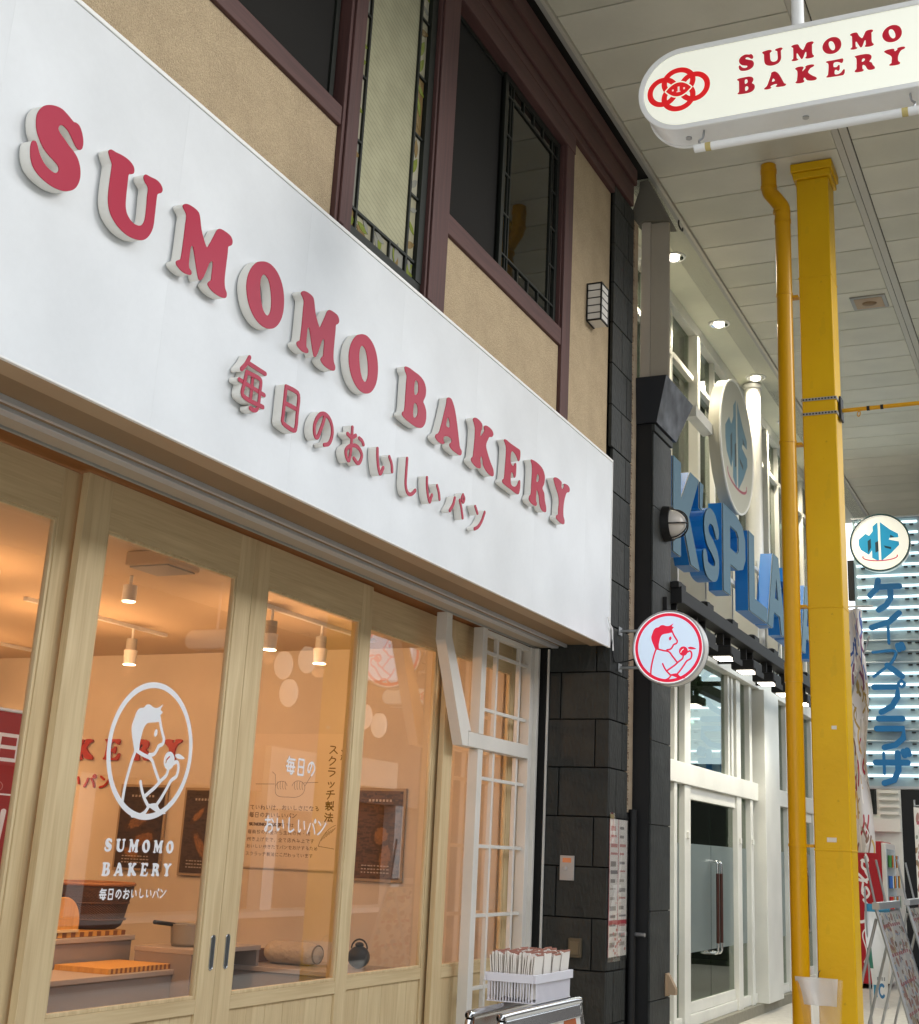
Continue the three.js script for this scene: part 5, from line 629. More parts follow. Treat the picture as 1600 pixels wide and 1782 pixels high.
  // track lights
  const lamp = (name, x0, x1, z, xs, label) => { const t = thing('track_light', label, 'lamp', [(x0 + x1) / 2, 2.93, z], 'ceiling track lights in the bakery'); box(t, 'track', M.whiteGloss, x0, x1, 2.912, 2.935, z - 0.018, z + 0.018);
    for (const [x, tx, tz, k] of xs) { const h = world(t, 'spotlight', M.aluDull, rod([x, 2.84, z], [x, 2.75, z], 0.036, 20)); world(h, 'stem', M.whiteGloss, rod([x, 2.912, z], [x, 2.84, z], 0.009)); world(h, 'shade', M.whiteGloss, rod([x, 2.76, z], [x, 2.665, z], 0.047, 22, 0.04)); world(h, 'bulb', M.lampWarm, rod([x, 2.664, z], [x, 2.66, z], 0.043, 22)); const pl = new THREE.PointLight(WARM, k * 0.0225, 0, 2); pl.name = 'lamp_light'; pl.position.set(x - at(t)[0], 2.61 - at(t)[1], z - at(t)[2]); pl.castShadow = true; pl.shadow.radius = 2; t.add(pl); } };
  lamp('a', 6.3, 7.72, -3.04, [[7.36, 8.0, -3.4, 26], [6.65, 6.4, -2.9, 56]], 'white ceiling track with a lit spotlight above the round window emblem');
  lamp('b', 6.6, 8.2, -1.6, [[7.5, 7.6, -1.9, 14], [6.9, 6.6, -1.5, 36]], 'white ceiling track nearest the fourth sliding door');
  lamp('c', 3.6, 5.6, -2.6, [[4.1, 4.4, -2.4, 40], [5.3, 5.4, -2.2, 54]], 'white ceiling track behind the red banner');
  lamp('d', 6.4, 8.2, -4.7, [[7.6, 7.6, -4.7, 26], [6.8, 6.4, -4.9, 56]], 'white ceiling track farthest inside the bakery');
  { const sp = thing('spot_cluster', 'pair of small ceiling spotlights above the display counters', 'lamp', [6.0, 2.93, -2.2]); for (const [x, z, tx, ty, tz, k] of [[5.9, -1.9, 6.8, 0.8, -2.6, 11], [6.9, -5.2, 8.6, 1.4, -5.2, 10]]) { const h = world(sp, 'spotlight', M.whiteGloss, rod([x, 2.88, z], [x, 2.79, z], 0.04, 20)); world(h, 'stem', M.whiteGloss, rod([x, 2.935, z], [x, 2.88, z], 0.01)); world(h, 'bulb', M.lampWarm, rod([x, 2.789, z], [x, 2.785, z], 0.036, 20)); spot(sp, [x, 2.77, z], [tx, ty, tz], WARM, k, 0.62, 2); } }
  // counters
  const ct = (x0, x1, y, z0, z1, label) => { const c = thing('display_counter', label, 'counter', [(x0 + x1) / 2, 0, (z0 + z1) / 2], 'display counters'); box(c, 'cabinet', M.counter, x0 + 0.015, x1 - 0.015, 0.002, y - 0.032, z0 + 0.01, z1 - 0.015); box(c, 'top', M.counterTop, x0, x1, y - 0.03, y, z0, z1, 0.004); return c; };
  ct(4.4, 7.23, 0.75, -2.72, -2.28, 'low grey brown display counter carrying a single wooden board'); ct(4.4, 7.36, 0.92, -3.4, -2.725, 'higher grey brown counter behind the low one, with the big brown basket');
  ct(7.9, 8.595, 0.74, -2.9, -0.95, 'long grey counter along the inner side wall'); 
  const board = (x0, x1, y, z0, z1, label) => { const b = thing('wooden_board', label, 'board', [(x0 + x1) / 2, y, (z0 + z1) / 2], 'striped wooden boards'), n = 28, w = (x1 - x0) / n, light = std({ color: 0xf4cf86, map: T.wood, roughness: 0.5 }), dark = std({ color: 0x7a4a22, roughness: 0.6 }); for (let i = 0; i < n; i++) { box(b, 'stave', light, x0 + i * w, x0 + (i + 1) * w - 0.0006, y, y + 0.03, z0, z1 - 0.004); box(b, 'end_inlay', i % 2 ? dark : light, x0 + i * w, x0 + (i + 1) * w - 0.0006, y + 0.001, y + 0.029, z1 - 0.0035, z1); } };
  board(6.62, 7.2, 0.751, -2.71, -2.31, 'striped wooden board lying on the low counter'); board(6.2, 7.3, 0.921, -3.25, -2.76, 'striped wooden board under the big brown basket');
  { const b = thing('wicker_basket', 'big dark brown carved wooden tub on the higher counter', 'basket', [7.2, 0.952, -2.98]), pr = [[0.17, 0], [0.2, 0.02], [0.215, 0.06], [0.235, 0.16], [0.255, 0.23], [0.262, 0.27], [0.25, 0.275], [0.24, 0.25], [0.2, 0.03]].map((q) => new THREE.Vector2(...q)); put(b, 'tub', new THREE.LatheGeometry(pr, 40), M.weave, [7.2, 0.9525, -2.98]); put(b, 'rim', new THREE.TorusGeometry(0.258, 0.012, 8, 48).rotateX(Math.PI / 2), std({ color: 0x8a5a2e, roughness: 0.5 }), [7.2, 1.225, -2.98]); for (const y of [0.06, 0.16, 0.2]) put(b, 'band', new THREE.TorusGeometry(0.216 + y * 0.13, 0.006, 6, 48).rotateX(Math.PI / 2), std({ color: 0x4a2c16, roughness: 0.6 }), [7.2, 0.9525 + y, -2.98]); }
  const disc = (x, y, z, r, label) => { const b = thing('round_board', label, 'board', [x, y, z], 'round pale boards'), sh = new THREE.Shape(); sh.moveTo(-r, 0); sh.lineTo(r, 0); sh.absarc(0, r * 0.35, r, -0.1, Math.PI + 0.1); put(b, 'board', extr(sh, 0.02, 0.003), std({ color: 0xf0c987, map: T.wood, roughness: 0.5 }), [x, y, z]); box(b, 'foot', M.woodH[0], x - r * 0.8, x + r * 0.8, y + 0.0005, y + 0.015, z - 0.03, z + 0.05); };
  disc(6.72, 0.952, -2.8, 0.15, 'pale round topped board leaning before the brown tub'); disc(5.38, 0.952, -2.84, 0.17, 'pale round topped board behind the leftmost sliding door');
  { const b = thing('woven_basket', 'dark woven basket low behind the leftmost sliding door', 'basket', [5.15, 0.751, -2.5]); put(b, 'body', new THREE.LatheGeometry([[0.13, 0], [0.16, 0.02], [0.18, 0.12], [0.185, 0.2], [0.175, 0.2], [0.15, 0.03]].map((q) => new THREE.Vector2(...q)), 32), M.weave, [5.15, 0.7512, -2.5]); world(b, 'handle', M.weave, tube([[4.98, 0.94, -2.5], [5.0, 1.1, -2.5], [5.15, 1.2, -2.5], [5.3, 1.1, -2.5], [5.32, 0.94, -2.5]], 0.014, 30, 8)); }
  { const b = thing('cooking_pot', 'grey pot with a dark handle on a small stand behind the emblem door', 'pot', [7.3, 0.9, -2.35]); put(b, 'pot', new THREE.LatheGeometry([[0, 0], [0.095, 0], [0.105, 0.02], [0.115, 0.13], [0.12, 0.135], [0.108, 0.13], [0.1, 0.02]].map((q) => new THREE.Vector2(...q)), 32), std({ color: 0x8c8880, roughness: 0.5, map: T.dirt }), [7.42, 0.871, -2.36]); world(b, 'handle', M.blackMetal, rod([7.34, 1.0, -2.42], [7.14, 1.02, -2.42], 0.013, 10)); }
  { const b = thing('side_shelf', 'small grey open shelf unit right of the low counter', 'shelf', [7.45, 0, -2.3]); box(b, 'top', M.counterTop, 7.0, 7.75, 0.84, 0.87, -2.5, -2.05, 0.003); box(b, 'side', M.counter, 7.0, 7.03, 0.002, 0.8395, -2.49, -2.06); box(b, 'side', M.counter, 7.72, 7.75, 0.002, 0.8395, -2.49, -2.06); box(b, 'back', M.counter, 7.031, 7.719, 0.002, 0.8395, -2.49, -2.47); box(b, 'shelf_board', M.counter, 7.031, 7.719, 0.4, 0.42, -2.469, -2.07); b.position.x += 0.2; b.position.z -= 0.1; }
  { const b = thing('flour_sack', 'plump pale sack lying on the long counter', 'sack', [8.2, 0.741, -2.05]); const g = new THREE.CapsuleGeometry(0.09, 0.26, 8, 24).rotateX(Math.PI / 2).scale(1, 0.82, 1); put(b, 'sack', g, std({ color: 0xb7ab98, roughness: 0.85, map: T.dirt, bumpMap: T.bumpy, bumpScale: 0.01 }), [8.2, 0.815, -2.05]); put(b, 'tie', new THREE.TorusGeometry(0.07, 0.006, 6, 24).scale(1, 0.82, 1), std({ color: 0x6b5d4c, roughness: 0.8 }), [8.2, 0.815, -1.86]); }
  { const b = thing('kettle', 'round black kettle on the long counter', 'kettle', [8.3, 0.741, -1.6]); put(b, 'body', new THREE.SphereGeometry(0.075, 28, 18).scale(1, 0.95, 1), M.blackMetal, [8.3, 0.813, -1.6]); put(b, 'lid', new THREE.SphereGeometry(0.03, 16, 10).scale(1, 0.6, 1), M.blackMetal, [8.3, 0.89, -1.6]); put(b, 'handle', new THREE.TorusGeometry(0.06, 0.006, 6, 28, Math.PI).rotateY(Math.PI / 2), M.blackMetal, [8.3, 0.865, -1.6]); }
  { const b = thing('brown_tray', 'flat brown wooden tray on the long counter behind the pale sack', 'tray', [8.2, 0.741, -2.5]); box(b, 'base', std({ color: 0x6b4a2c, roughness: 0.6 }), 7.95, 8.5, 0.741, 0.752, -2.85, -2.3); box(b, 'lip', std({ color: 0x6b4a2c, roughness: 0.6 }), 7.95, 7.965, 0.753, 0.83, -2.85, -2.3); box(b, 'lip', std({ color: 0x6b4a2c, roughness: 0.6 }), 7.966, 8.5, 0.753, 0.83, -2.315, -2.3); }
  // red hanging banner behind the leftmost door
  const bt = canvas(384, 1024, (c, w, h) => { c.fillStyle = '#a3241f'; c.fillRect(0, 0, w, h); c.strokeStyle = '#f2e8e2'; kana(c, '日', 190, 130, 160, 22); c.fillStyle = '#f2e8e2'; c.fillRect(0, 480, w, 10); c.lineWidth = 26; c.lineCap = 'round'; c.beginPath(); c.moveTo(292, 580); c.lineTo(282, 740); c.stroke(); c.beginPath(); c.arc(278, 800, 17, 0, 7); c.fill(); c.strokeStyle = '#c9857a'; c.lineWidth = 4; c.beginPath(); c.arc(240, 440, 30, 0, 7); c.stroke(); });
  const rb = thing('red_banner', 'red hanging banner with a white character and exclamation mark behind the leftmost door', 'banner', [4.6, 1.27, -1.5]); put(rb, 'cloth', new THREE.PlaneGeometry(0.5, 0.77).translate(-0.25, 0, 0), std({ map: bt, roughness: 0.7, side: THREE.DoubleSide }), [4.87, 1.655, -1.5]); world(rb, 'rod', M.signEdge, rod([4.36, 2.045, -1.5], [4.89, 2.045, -1.5], 0.008)); world(rb, 'cord', M.signEdge, merge([rod([4.88, 2.05, -1.5], [4.88, 2.935, -1.5], 0.002, 6), rod([4.4, 2.05, -1.5], [4.4, 2.935, -1.5], 0.002, 6)])); world(rb, 'rod', M.signEdge, rod([4.36, 1.265, -1.5], [4.89, 1.265, -1.5], 0.008));
}
// ---------------------------------------------------------------- small things on the pier
{
  const s = thing('wall_switch', 'steel switch plate with a keyhole on the slate tiles beside the shop front', 'switch', [8.715, 1.44, -0.28]); box(s, 'plate', M.brushed, 8.707, 8.7145, 1.36, 1.52, -0.332, -0.228, 0.003); box(s, 'label_strip', std({ color: 0xd98a5a, roughness: 0.6 }), 8.7058, 8.7068, 1.475, 1.505, -0.312, -0.25); put(s, 'key_switch', new THREE.CylinderGeometry(0.012, 0.012, 0.008, 16).rotateZ(Math.PI / 2), M.chrome, [8.7035, 1.435, -0.29]);
  const k = thing('junction_box', 'small brown junction box low on the slate tiles behind the leaflets', 'box', [8.7, 0.93, -0.2]); box(k, 'cover', std({ color: 0x5a4f3c, roughness: 0.5 }), 8.68, 8.7145, 0.88, 1.0, -0.25, -0.16, 0.006); box(k, 'lid', std({ color: 0x6a5e48, roughness: 0.4 }), 8.674, 8.6795, 0.9, 0.98, -0.235, -0.175);
  const n = canvas(384, 768, (c, w, h) => { c.fillStyle = '#d9d4cc'; c.fillRect(0, 0, w, h); c.fillStyle = '#b02a38'; c.fillRect(0, 0, 10, h); c.fillRect(w / 2 - 5, 0, 10, h); c.fillRect(0, h * 0.74, w, 26); for (let r = 0; r < 14; r++) for (let i = 0; i < 2; i++) { c.fillStyle = ['#8d8780', '#a69e94', '#b9837c', '#7d7a78'][Math.floor(rnd(4))]; c.fillRect(26 + i * 192 + rnd(8), 40 + r * 50, 90 + rnd(60), 8 + rnd(22)); } c.fillStyle = '#c0776a'; for (let i = 0; i < 12; i++) c.fillRect(20 + rnd(330), h * 0.8 + rnd(130), 30, 14); });
  const p = thing('notice_poster', 'red and white notice in a clear sleeve on the slate pier', 'poster', [8.95, 0.88, 0.005]); put(p, 'sheet', new THREE.PlaneGeometry(0.38, 0.88), std({ map: n, roughness: 0.6 }), [8.935, 1.33, 0.0065]); box(p, 'clear_sleeve', M.glass, 8.735, 9.135, 0.86, 1.81, 0.01, 0.0115); box(p, 'tape', std({ color: 0x8a7a52, roughness: 0.4 }), 8.74, 8.82, 1.77, 1.8, 0.012, 0.0125);
}
// ---------------------------------------------------------------- poster stand with a basket of leaflets
{
  const s = thing('poster_stand', 'chrome A frame poster stand in front of the shop, carrying the leaflet basket', 'stand', [5.3, 0, 0.85]);
  const pt = canvas(512, 768, (c, w, h) => { c.fillStyle = '#d8d4cc'; c.fillRect(0, 0, w, h); for (const [x, y, a, b, f] of [[120, 60, 120, 46, '#b5622e'], [200, 130, 130, 60, '#c9773a'], [430, 50, 50, 90, '#a8562a'], [330, 70, 60, 60, '#e2d9cc'], [300, 260, 140, 80, '#c07a40']]) { c.fillStyle = f; c.beginPath(); c.ellipse(x, y, a, b, 0.2, 0, 7); c.fill(); } });
  for (const [zt, zb, sg] of [[0.915, 1.08, 1], [0.78, 0.6, -1]]) {
    const f = new THREE.Group(); f.name = 'frame'; s.add(f); WP.set(f, at(s)); const L = (n, a, b, r, m) => world(f, n, m, rod(a, b, r, 16)), x0 = 4.89, x1 = 5.72, y1 = 0.9;
    L('side_rail', [x0, 0.02, zb], [x0, y1 - 0.02, zt], 0.017, M.chrome); L('side_rail', [x1, 0.02, zb], [x1, y1 - 0.02, zt], 0.017, M.chrome); world(f, 'top_rail', M.chrome, tube([[x0, y1 - 0.03, zt], [x0 + 0.01, y1 + 0.01, zt - 0.002 * sg], [x0 + 0.05, y1 + 0.022, zt - 0.003 * sg], [x1 - 0.05, y1 + 0.022, zt - 0.003 * sg], [x1 - 0.01, y1 + 0.01, zt - 0.002 * sg], [x1, y1 - 0.03, zt]], 0.019, 60, 12)); L('bottom_rail', [x0, 0.1, zb - 0.02 * sg], [x1, 0.1, zb - 0.02 * sg], 0.014, M.chrome);
    const g = new THREE.PlaneGeometry(x1 - x0 - 0.06, 0.76); const pl = put(f, 'poster', g, std({ map: pt, roughness: 0.25, side: THREE.DoubleSide }), [(x0 + x1) / 2, 0.5, (zt + zb) / 2]); pl.rotation.x = -Math.atan2(zb - zt, 0.88); if (sg < 0) pl.rotation.x = Math.atan2(zt - zb, 0.88);
    const bp = put(f, 'clip_rail', boxGeo(x1 - x0 - 0.04, 0.05, 0.012, 0.004), M.chrome, [(x0 + x1) / 2, 0.885, zt + 0.012 * sg]); bp.rotation.x = pl.rotation.x;
  }
  const bx = [5.2, 5.6], bz = [0.71, 0.92], by = 0.945, b = thing('leaflet_basket', 'white plastic basket full of leaflets on top of the chrome stand', 'basket', [5.4, by, 0.815]);
  const g = []; for (let i = 0; i <= 30; i++) { const x = mix(bx[0] + 0.015, bx[1] - 0.015, i / 30); for (const z of bz) g.push(bgeo(x - 0.0022, x + 0.0022, by + 0.004, by + 0.075, z - 0.002, z + 0.002)); } for (let i = 0; i <= 15; i++) { const z = mix(bz[0] + 0.012, bz[1] - 0.012, i / 15); for (const x of bx) g.push(bgeo(x - 0.002, x + 0.002, by + 0.004, by + 0.075, z - 0.0022, z + 0.0022)); }
  const bars = world(b, 'side_bars', M.basket, merge(g)); bars.userData.kind = 'stuff';
  box(b, 'base', M.basket, bx[0], bx[1], by, by + 0.004, bz[0], bz[1]); for (const [x0, x1, z0, z1] of [[bx[0] - 0.008, bx[1] + 0.008, bz[1] - 0.002, bz[1] + 0.008], [bx[0] - 0.008, bx[1] + 0.008, bz[0] - 0.008, bz[0] + 0.002], [bx[0] - 0.008, bx[0] + 0.002, bz[0] + 0.003, bz[1] - 0.003], [bx[1] - 0.002, bx[1] + 0.008, bz[0] + 0.003, bz[1] - 0.003]]) box(b, 'rim', M.basket, x0, x1, by + 0.075, by + 0.108, z0, z1, 0.002);
  const lt = canvas(64, 128, (c, w, h) => { c.fillStyle = '#e6dfd6'; c.fillRect(0, 0, w, h); c.fillStyle = '#a86a5a'; c.fillRect(0, 0, w, 16); c.fillStyle = '#c9a79a'; for (let i = 0; i < 6; i++) c.fillRect(8, 24 + i * 16, 20 + rnd(28), 5); });
  const paper = std({ map: lt, roughness: 0.7 }), edge = std({ color: 0xe2dbd2, roughness: 0.8 }), brown = std({ color: 0xa4705f, roughness: 0.7 });
  const lg = boxGeo(0.088, 0.165, 0.0045);
  let first; for (let r = 0; r < 4; r++) for (let i = 0; i < 20; i++) { const x = 5.252 + r * 0.098 + rnd(-0.003, 0.003), z = 0.724 + i * 0.0096, q = [x, by + 0.088 + rnd(0.02), z + rnd(-0.002, 0.002)];
    const l = first ? first.clone() : thing('leaflet', 'folded white leaflet with a brown edge standing in the basket', 'leaflet', q, 'leaflets standing in the basket');
    if (!first) { first = l; put(l, 'sheet', lg, edge, q); box(l, 'top_edge', brown, q[0] - 0.03, q[0] + 0.044, q[1] + 0.0795, q[1] + 0.0855, q[2] - 0.0028, q[2] + 0.0028); } else { l.name = numbered('leaflet'); scene.add(l); l.position.set(...q); }
    l.rotation.z = rnd(-0.05, 0.05); l.rotation.y = rnd(-0.06, 0.06); l.rotation.x = (i / 19 - 0.5) * 0.18 + rnd(-0.05, 0.05); }
}
// ---------------------------------------------------------------- far street things
{
  const x0 = 19.3, s = thing('vending_machine', 'red drinks vending machine at the far end of the pavement', 'vending machine', [19.8, 0, 0]);
  const t = canvas(512, 1024, (c, w, h) => { c.fillStyle = '#a80f1c'; c.fillRect(0, 0, w, h); c.save(); c.translate(300, 560); c.rotate(-Math.PI / 2); c.strokeStyle = '#f0e8e4'; c.lineWidth = 22; c.lineCap = 'round'; const P = (l) => { c.beginPath(); const q = smooth(l, false, 5); q.forEach((p, i) => (i ? c.lineTo(...p) : c.moveTo(...p))); c.stroke(); }; P([[100, -90], [30, -110], [-30, -30], [0, 60], [80, 70], [130, 20]]); P([[180, 10], [150, 50], [180, 80], [220, 50], [190, 10], [250, 20]]); P([[260, 60], [330, -60], [310, -100], [270, 20], [290, 80], [340, 50]]); P([[410, 20], [370, 20], [350, 70], [400, 70], [420, 20], [420, 80], [460, 60]]); c.restore(); c.strokeStyle = '#f0e8e4'; c.lineWidth = 12; c.beginPath(); c.moveTo(330, 640); c.bezierCurveTo(230, 700, 400, 780, 300, 880); c.stroke(); });
  box(s, 'cabinet', std({ color: 0xa80f1c, roughness: 0.35 }), x0 + 0.004, x0 + 1, 0.06, 1.9, -0.38, 0.3, 0.01); put(s, 'side_print', new THREE.PlaneGeometry(0.66, 1.82).rotateY(-Math.PI / 2), std({ map: t, roughness: 0.3 }), [x0, 0.98, -0.04]); box(s, 'door', std({ color: 0xd9d4cc, roughness: 0.4 }), x0 + 0.01, x0 + 0.99, 0.08, 1.88, 0.301, 0.36, 0.01); box(s, 'window', std({ color: 0xb8c4c8, roughness: 0.15 }), x0 + 0.06, x0 + 0.94, 0.95, 1.8, 0.361, 0.366); box(s, 'trim', std({ color: 0xa80f1c, roughness: 0.35 }), x0 + 0.008, x0 + 0.992, 0.7, 0.95, 0.361, 0.37); for (let i = 0; i < 3; i++) for (let j = 0; j < 10; j++) put(s, 'drink', new THREE.CylinderGeometry(0.028, 0.028, 0.16, 12), std({ color: [0xb02020, 0x2f5fa8, 0x3c7a3c, 0xd8b04a, 0xe6e6e6][(i + j * 3) % 5], roughness: 0.4 }), [x0 + 0.13 + j * 0.082, 1.1 + i * 0.27, 0.396]); for (const x of [x0 + 0.08, x0 + 0.92]) put(s, 'foot', new THREE.CylinderGeometry(0.03, 0.03, 0.06, 12), M.blackMetal, [x, 0.03, 0.2]);
  const d = thing('white_louvre_screen', 'white louvred screen and window frame above the vending machine', 'screen', [20.6, 1.9, 0.1]); box(d, 'panel', M.kwhite, 20.5, 20.55, 0, 3.4, -0.6, 0.44); box(d, 'window', M.dimGlass, 20.47, 20.499, 2.3, 3.3, -0.5, 0.1); for (let i = 0; i < 9; i++) box(d, 'louvre_slat', M.kwhite, 20.44, 20.5, 2.3 + i * 0.1, 2.34 + i * 0.1, 0.14, 0.42); box(d, 'rail', M.kwhite, 20.43, 20.5, 2.06, 2.24, -0.55, 0.43);
  const bw = thing('black_wall', 'plain black wall beyond the vending machine at the end of the passage', 'wall', [21.6, 0, 1.5]); box(bw, 'wall_face', M.black, 21.52, 21.7, 0, 5.99, 0.2, 5.1); box(bw, 'skirting', M.grout, 21.5, 21.519, 0, 0.2, 0.2, 5.1);
  const foodT = (bg, n, sd) => canvas(384, 768, (c, w, h) => { c.fillStyle = bg; c.fillRect(0, 0, w, h); for (let i = 0; i < n; i++) { c.fillStyle = ['#9a6a5c', '#b09a78', '#8e7258', '#d8d0c4', '#a0786a', '#8a9080', '#dcd2bc', '#8a98a6'][Math.floor(rnd(8))]; c.beginPath(); c.ellipse(rnd(w), rnd(h), 6 + rnd(26), 4 + rnd(16), rnd(3), 0, 7); c.fill(); } c.fillStyle = '#a85a60'; for (let i = 0; i < 5; i++) for (let k = 0; k < 8; k++) c.fillRect(20 + k * 40, 60 + i * 150, 26, 16); });
  const rack = (x0, x1, zt, lean, label) => { const r = thing('poster_rack', label, 'rack', [x0, 0, zt], 'leaning poster racks'), y1 = 1.25, zb = zt + lean; const f = foodT('#c4c0ba', 300); const L = (n, a, b, rr) => world(r, n, M.brushed, rod(a, b, rr, 12)); L('side_rail', [x0, 0.05, zb], [x0, y1, zt], 0.014); L('side_rail', [x1, 0.05, zb], [x1, y1, zt], 0.014); world(r, 'top_bar', M.brushed, bgeo(x0 - 0.02, x1 + 0.02, y1 - 0.03, y1 + 0.02, zt - 0.02, zt + 0.035)); L('bottom_bar', [x0, 0.1, zb - 0.02], [x1, 0.1, zb - 0.02], 0.014); const p = put(r, 'poster', new THREE.PlaneGeometry(x1 - x0 - 0.04, 1.1), std({ map: f, roughness: 0.25, side: THREE.DoubleSide }), [(x0 + x1) / 2, 0.66, (zt + zb) / 2 + 0.004]); p.rotation.x = -Math.atan2(lean, 1.2); const q = put(r, 'acrylic', new THREE.PlaneGeometry(x1 - x0 - 0.02, 1.14), M.glass, [(x0 + x1) / 2, 0.66, (zt + zb) / 2 + 0.014]); q.rotation.x = p.rotation.x; L('back_leg', [x0 + 0.1, 0.02, zt - 0.32], [x0 + 0.1, y1 - 0.1, zt - 0.01], 0.012); L('back_leg', [x1 - 0.1, 0.02, zt - 0.32], [x1 - 0.1, y1 - 0.1, zt - 0.01], 0.012); L('pole', [x0 + 0.02, y1, zt], [x0 - 0.02, y1 + 0.36, zt - 0.06], 0.009); L('pole', [x0 + 0.6, y1, zt], [x0 + 0.56, y1 + 0.34, zt - 0.06], 0.009); };
  rack(11.0, 12.2, 1.4, 0.32, 'silver poster rack leaning beside the yellow column, nearest one'); rack(13.0, 14.2, 1.385, 0.32, 'silver poster rack farther back, cut by the right picture edge');
  const fb = thing('food_banner', 'tall food banner at the right picture edge behind the poster racks', 'banner', [17, 0, 1.15]); const fg = new THREE.PlaneGeometry(0.55, 2.0).rotateY(-Math.PI / 2 + 0.5); put(fb, 'cloth', fg, std({ map: foodT('#d8d2c8', 240), roughness: 0.6, side: THREE.DoubleSide }), [17, 1.25, 1.28]); world(fb, 'pole', M.brushed, rod([17.14, 0, 1.02], [17.14, 2.35, 1.02], 0.012)); world(fb, 'pole_arm', M.brushed, rod([17.14, 2.28, 1.02], [16.86, 2.28, 1.54], 0.008)); box(fb, 'base', M.blackMetal, 16.95, 17.3, 0, 0.05, 0.85, 1.2, 0.01);
  const cl = (w, h, f) => { const g = new THREE.PlaneGeometry(w, h, 16, 40), q = g.attributes.position; for (let i = 0; i < q.count; i++) { const x = q.getX(i), y = q.getY(i); q.setXYZ(i, f(x, y), y, x * (1 + 0.25 * Math.sin(y * 5))); } g.computeVertexNormals(); return g; };
  const flagT = canvas(256, 1024, (c, w, h) => { c.fillStyle = '#cfc9c4'; c.fillRect(0, 0, w, h); c.lineCap = 'round'; for (let i = 0; i < 90; i++) { const y = rnd(h), z = y / h, pal = z < 0.28 ? ['#31518f', '#5a6fa8', '#7a4a6a', '#e4e0dc'] : z < 0.5 ? ['#a88a4a', '#8a7a4a', '#e4e0dc', '#b8b0a4'] : ['#a8303a', '#c9a45a', '#e4ddd4', '#8a6a5a']; c.strokeStyle = pal[Math.floor(rnd(4))]; c.lineWidth = 5 + rnd(16); c.beginPath(); const x = rnd(w); c.moveTo(x, y); c.quadraticCurveTo(x + rnd(-60, 60), y + 40, x + rnd(-40, 40), y + 50 + rnd(50)); c.stroke(); } });
  const fl = thing('folded_banner', 'folded colourful banner hanging behind the right side of the yellow column', 'banner', [12, 1.6, 1.17]); put(fl, 'cloth', cl(0.17, 2.1, (x, y) => 0.03 * Math.sin(x * 50 + y * 3) + 0.02 * Math.sin(y * 9)), std({ map: flagT, roughness: 0.8, side: THREE.DoubleSide }), [12, 2.7, 1.17]); world(fl, 'rod', M.brushed, rod([12, 3.77, 1.05], [12, 3.77, 1.34], 0.008)); world(fl, 'wire', M.brushed, rod([11.98, 2.9, 1.1], [11.98, 3.5, 1.3], 0.008, 8));
  const nt = canvas(256, 768, (c, w, h) => { c.fillStyle = '#dfe3e6'; c.fillRect(0, 0, w, h); c.fillStyle = '#3f8fb5'; c.fillRect(0, 0, w, 60); c.fillRect(20, 600, 60, 90); c.fillStyle = '#3a7a6a'; c.fillRect(0, 330, 50, 150); c.strokeStyle = '#3f7fb5'; c.lineWidth = 24; c.beginPath(); c.arc(160, 640, 44, 0.6, 5.6); c.stroke(); c.fillStyle = '#8a8f98'; for (let i = 0; i < 4; i++) c.fillRect(90 + i * 34, 540, 18, 26); });
  const nb = thing('nobori_banner', 'narrow white and blue upright banner beside the red vending machine', 'banner', [14, 0, 1.02]); put(nb, 'cloth', cl(0.2, 0.95, (x, y) => 0.02 * Math.sin(y * 8 + x * 20)), std({ map: nt, roughness: 0.8, side: THREE.DoubleSide }), [14, 0.72, 0.98]); world(nb, 'pole', M.brushed, rod([14, 0, 0.89], [14, 1.35, 0.87], 0.009)); box(nb, 'base', std({ color: 0x8c2030, roughness: 0.6 }), 13.8, 14.2, 0.0, 0.04, 0.85, 1.2, 0.01);
}
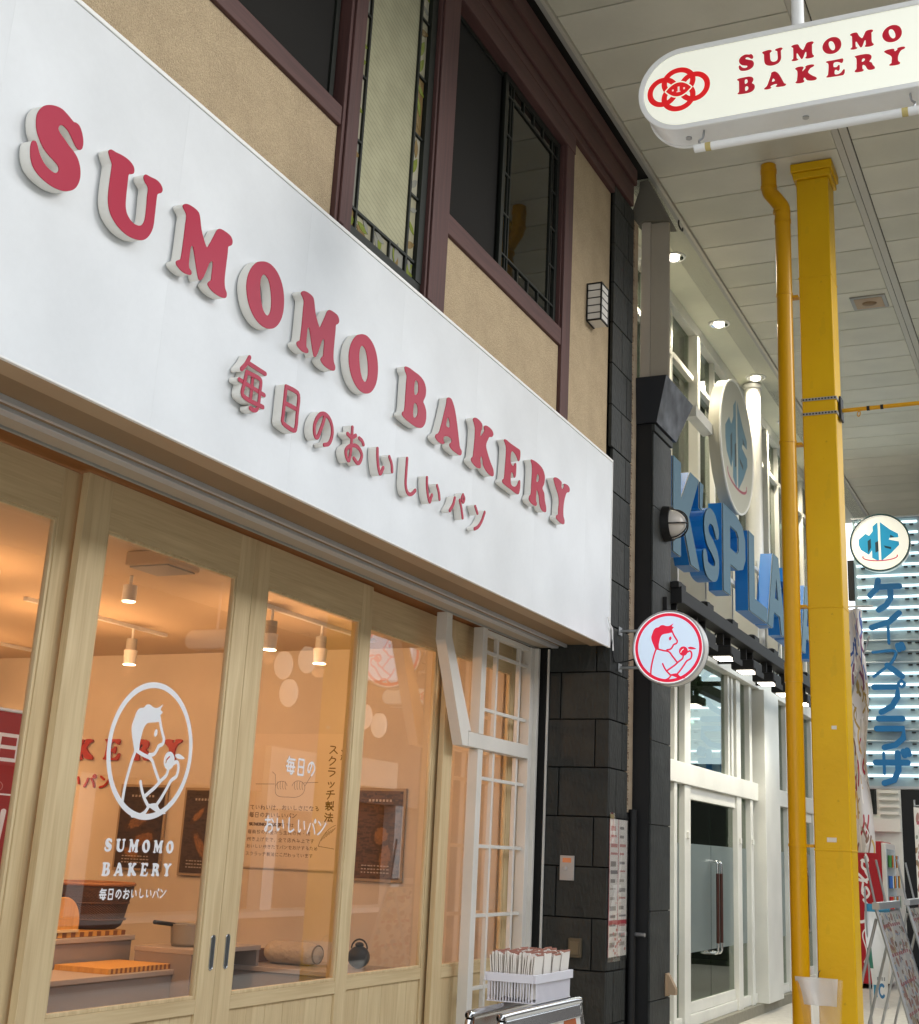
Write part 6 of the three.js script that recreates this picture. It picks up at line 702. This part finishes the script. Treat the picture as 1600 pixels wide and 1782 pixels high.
// ---------------------------------------------------------------- the other side of the street, seen only as reflections
{
  const o = thing('opposite_building', 'row of shops across the street, mirrored in the shop windows', 'building', [5, 0, 15]);
  box(o, 'wall', std({ color: 0x77706a, map: T.dirt, roughness: 0.8 }), -25, 60, 2.8, 7.8, 14.6, 16); box(o, 'shop_front', std({ color: 0x4a4038, roughness: 0.6 }), -25, 60, 0, 2.8, 15, 16); box(o, 'canopy', M.panel[0], -25, 60, 6.9, 7.3, 11, 14.59);
  const bd = glow(0xf6dcb0, 0.25); box(o, 'lit_sign_board', bd, 28.6, 31, 2.4, 3.9, 14.4, 14.58); box(o, 'lit_sign_board', bd, 33.4, 35.6, 3.25, 4.0, 14.4, 14.58);
  hangingSign(23.1, 12.5, 'white light box sign across the street, nearer one', logoTex, 5.65, false); hangingSign(32.2, 12.5, 'white light box sign across the street, farther one', logoTex, 5.55, false); for (let i = 0; i < 9; i++) box(o, 'shop_column', M.white, -20 + i * 7, -19.5 + i * 7, 0, 2.8, 14.6, 14.99);
  const lt = glow(0xfff0d8, 0.7);
  const spots = [[28.5, 5.9], [28.85, 5.25], [29.6, 6.2], [33.9, 4.95], [34.9, 6.2], [33.0, 5.1]];
  spots.forEach(([x, y], i) => { const l = thing('paper_lantern', ['paper lantern across the street, leftmost and high', 'paper lantern across the street, second from the left', 'paper lantern across the street, third in the row', 'paper lantern across the street, fourth and lowest', 'paper lantern across the street, rightmost and high', 'paper lantern across the street, between the lower two'][i], 'lantern', [x, y, 14.2], 'paper lanterns across the street'); put(l, 'shade', new THREE.SphereGeometry(0.24, 20, 14).scale(1, 1.5, 1), lt, [x, y, 14.2]); put(l, 'cap', new THREE.CylinderGeometry(0.1, 0.1, 0.05, 16), M.blackMetal, [x, y + 0.34, 14.2]); world(l, 'cord', M.blackMetal, rod([x, y + 0.36, 14.2], [x, y + 0.7, 14.2], 0.006, 6)); world(l, 'arm', M.blackMetal, rod([x, y + 0.7, 14.2], [x, y + 0.7, 14.6], 0.01, 6)); });
}
// ---------------------------------------------------------------- shadows on, then draw
scene.traverse((o) => { if (o.isMesh) { o.castShadow = true; o.receiveShadow = true; } });
renderer.render(scene, camera);
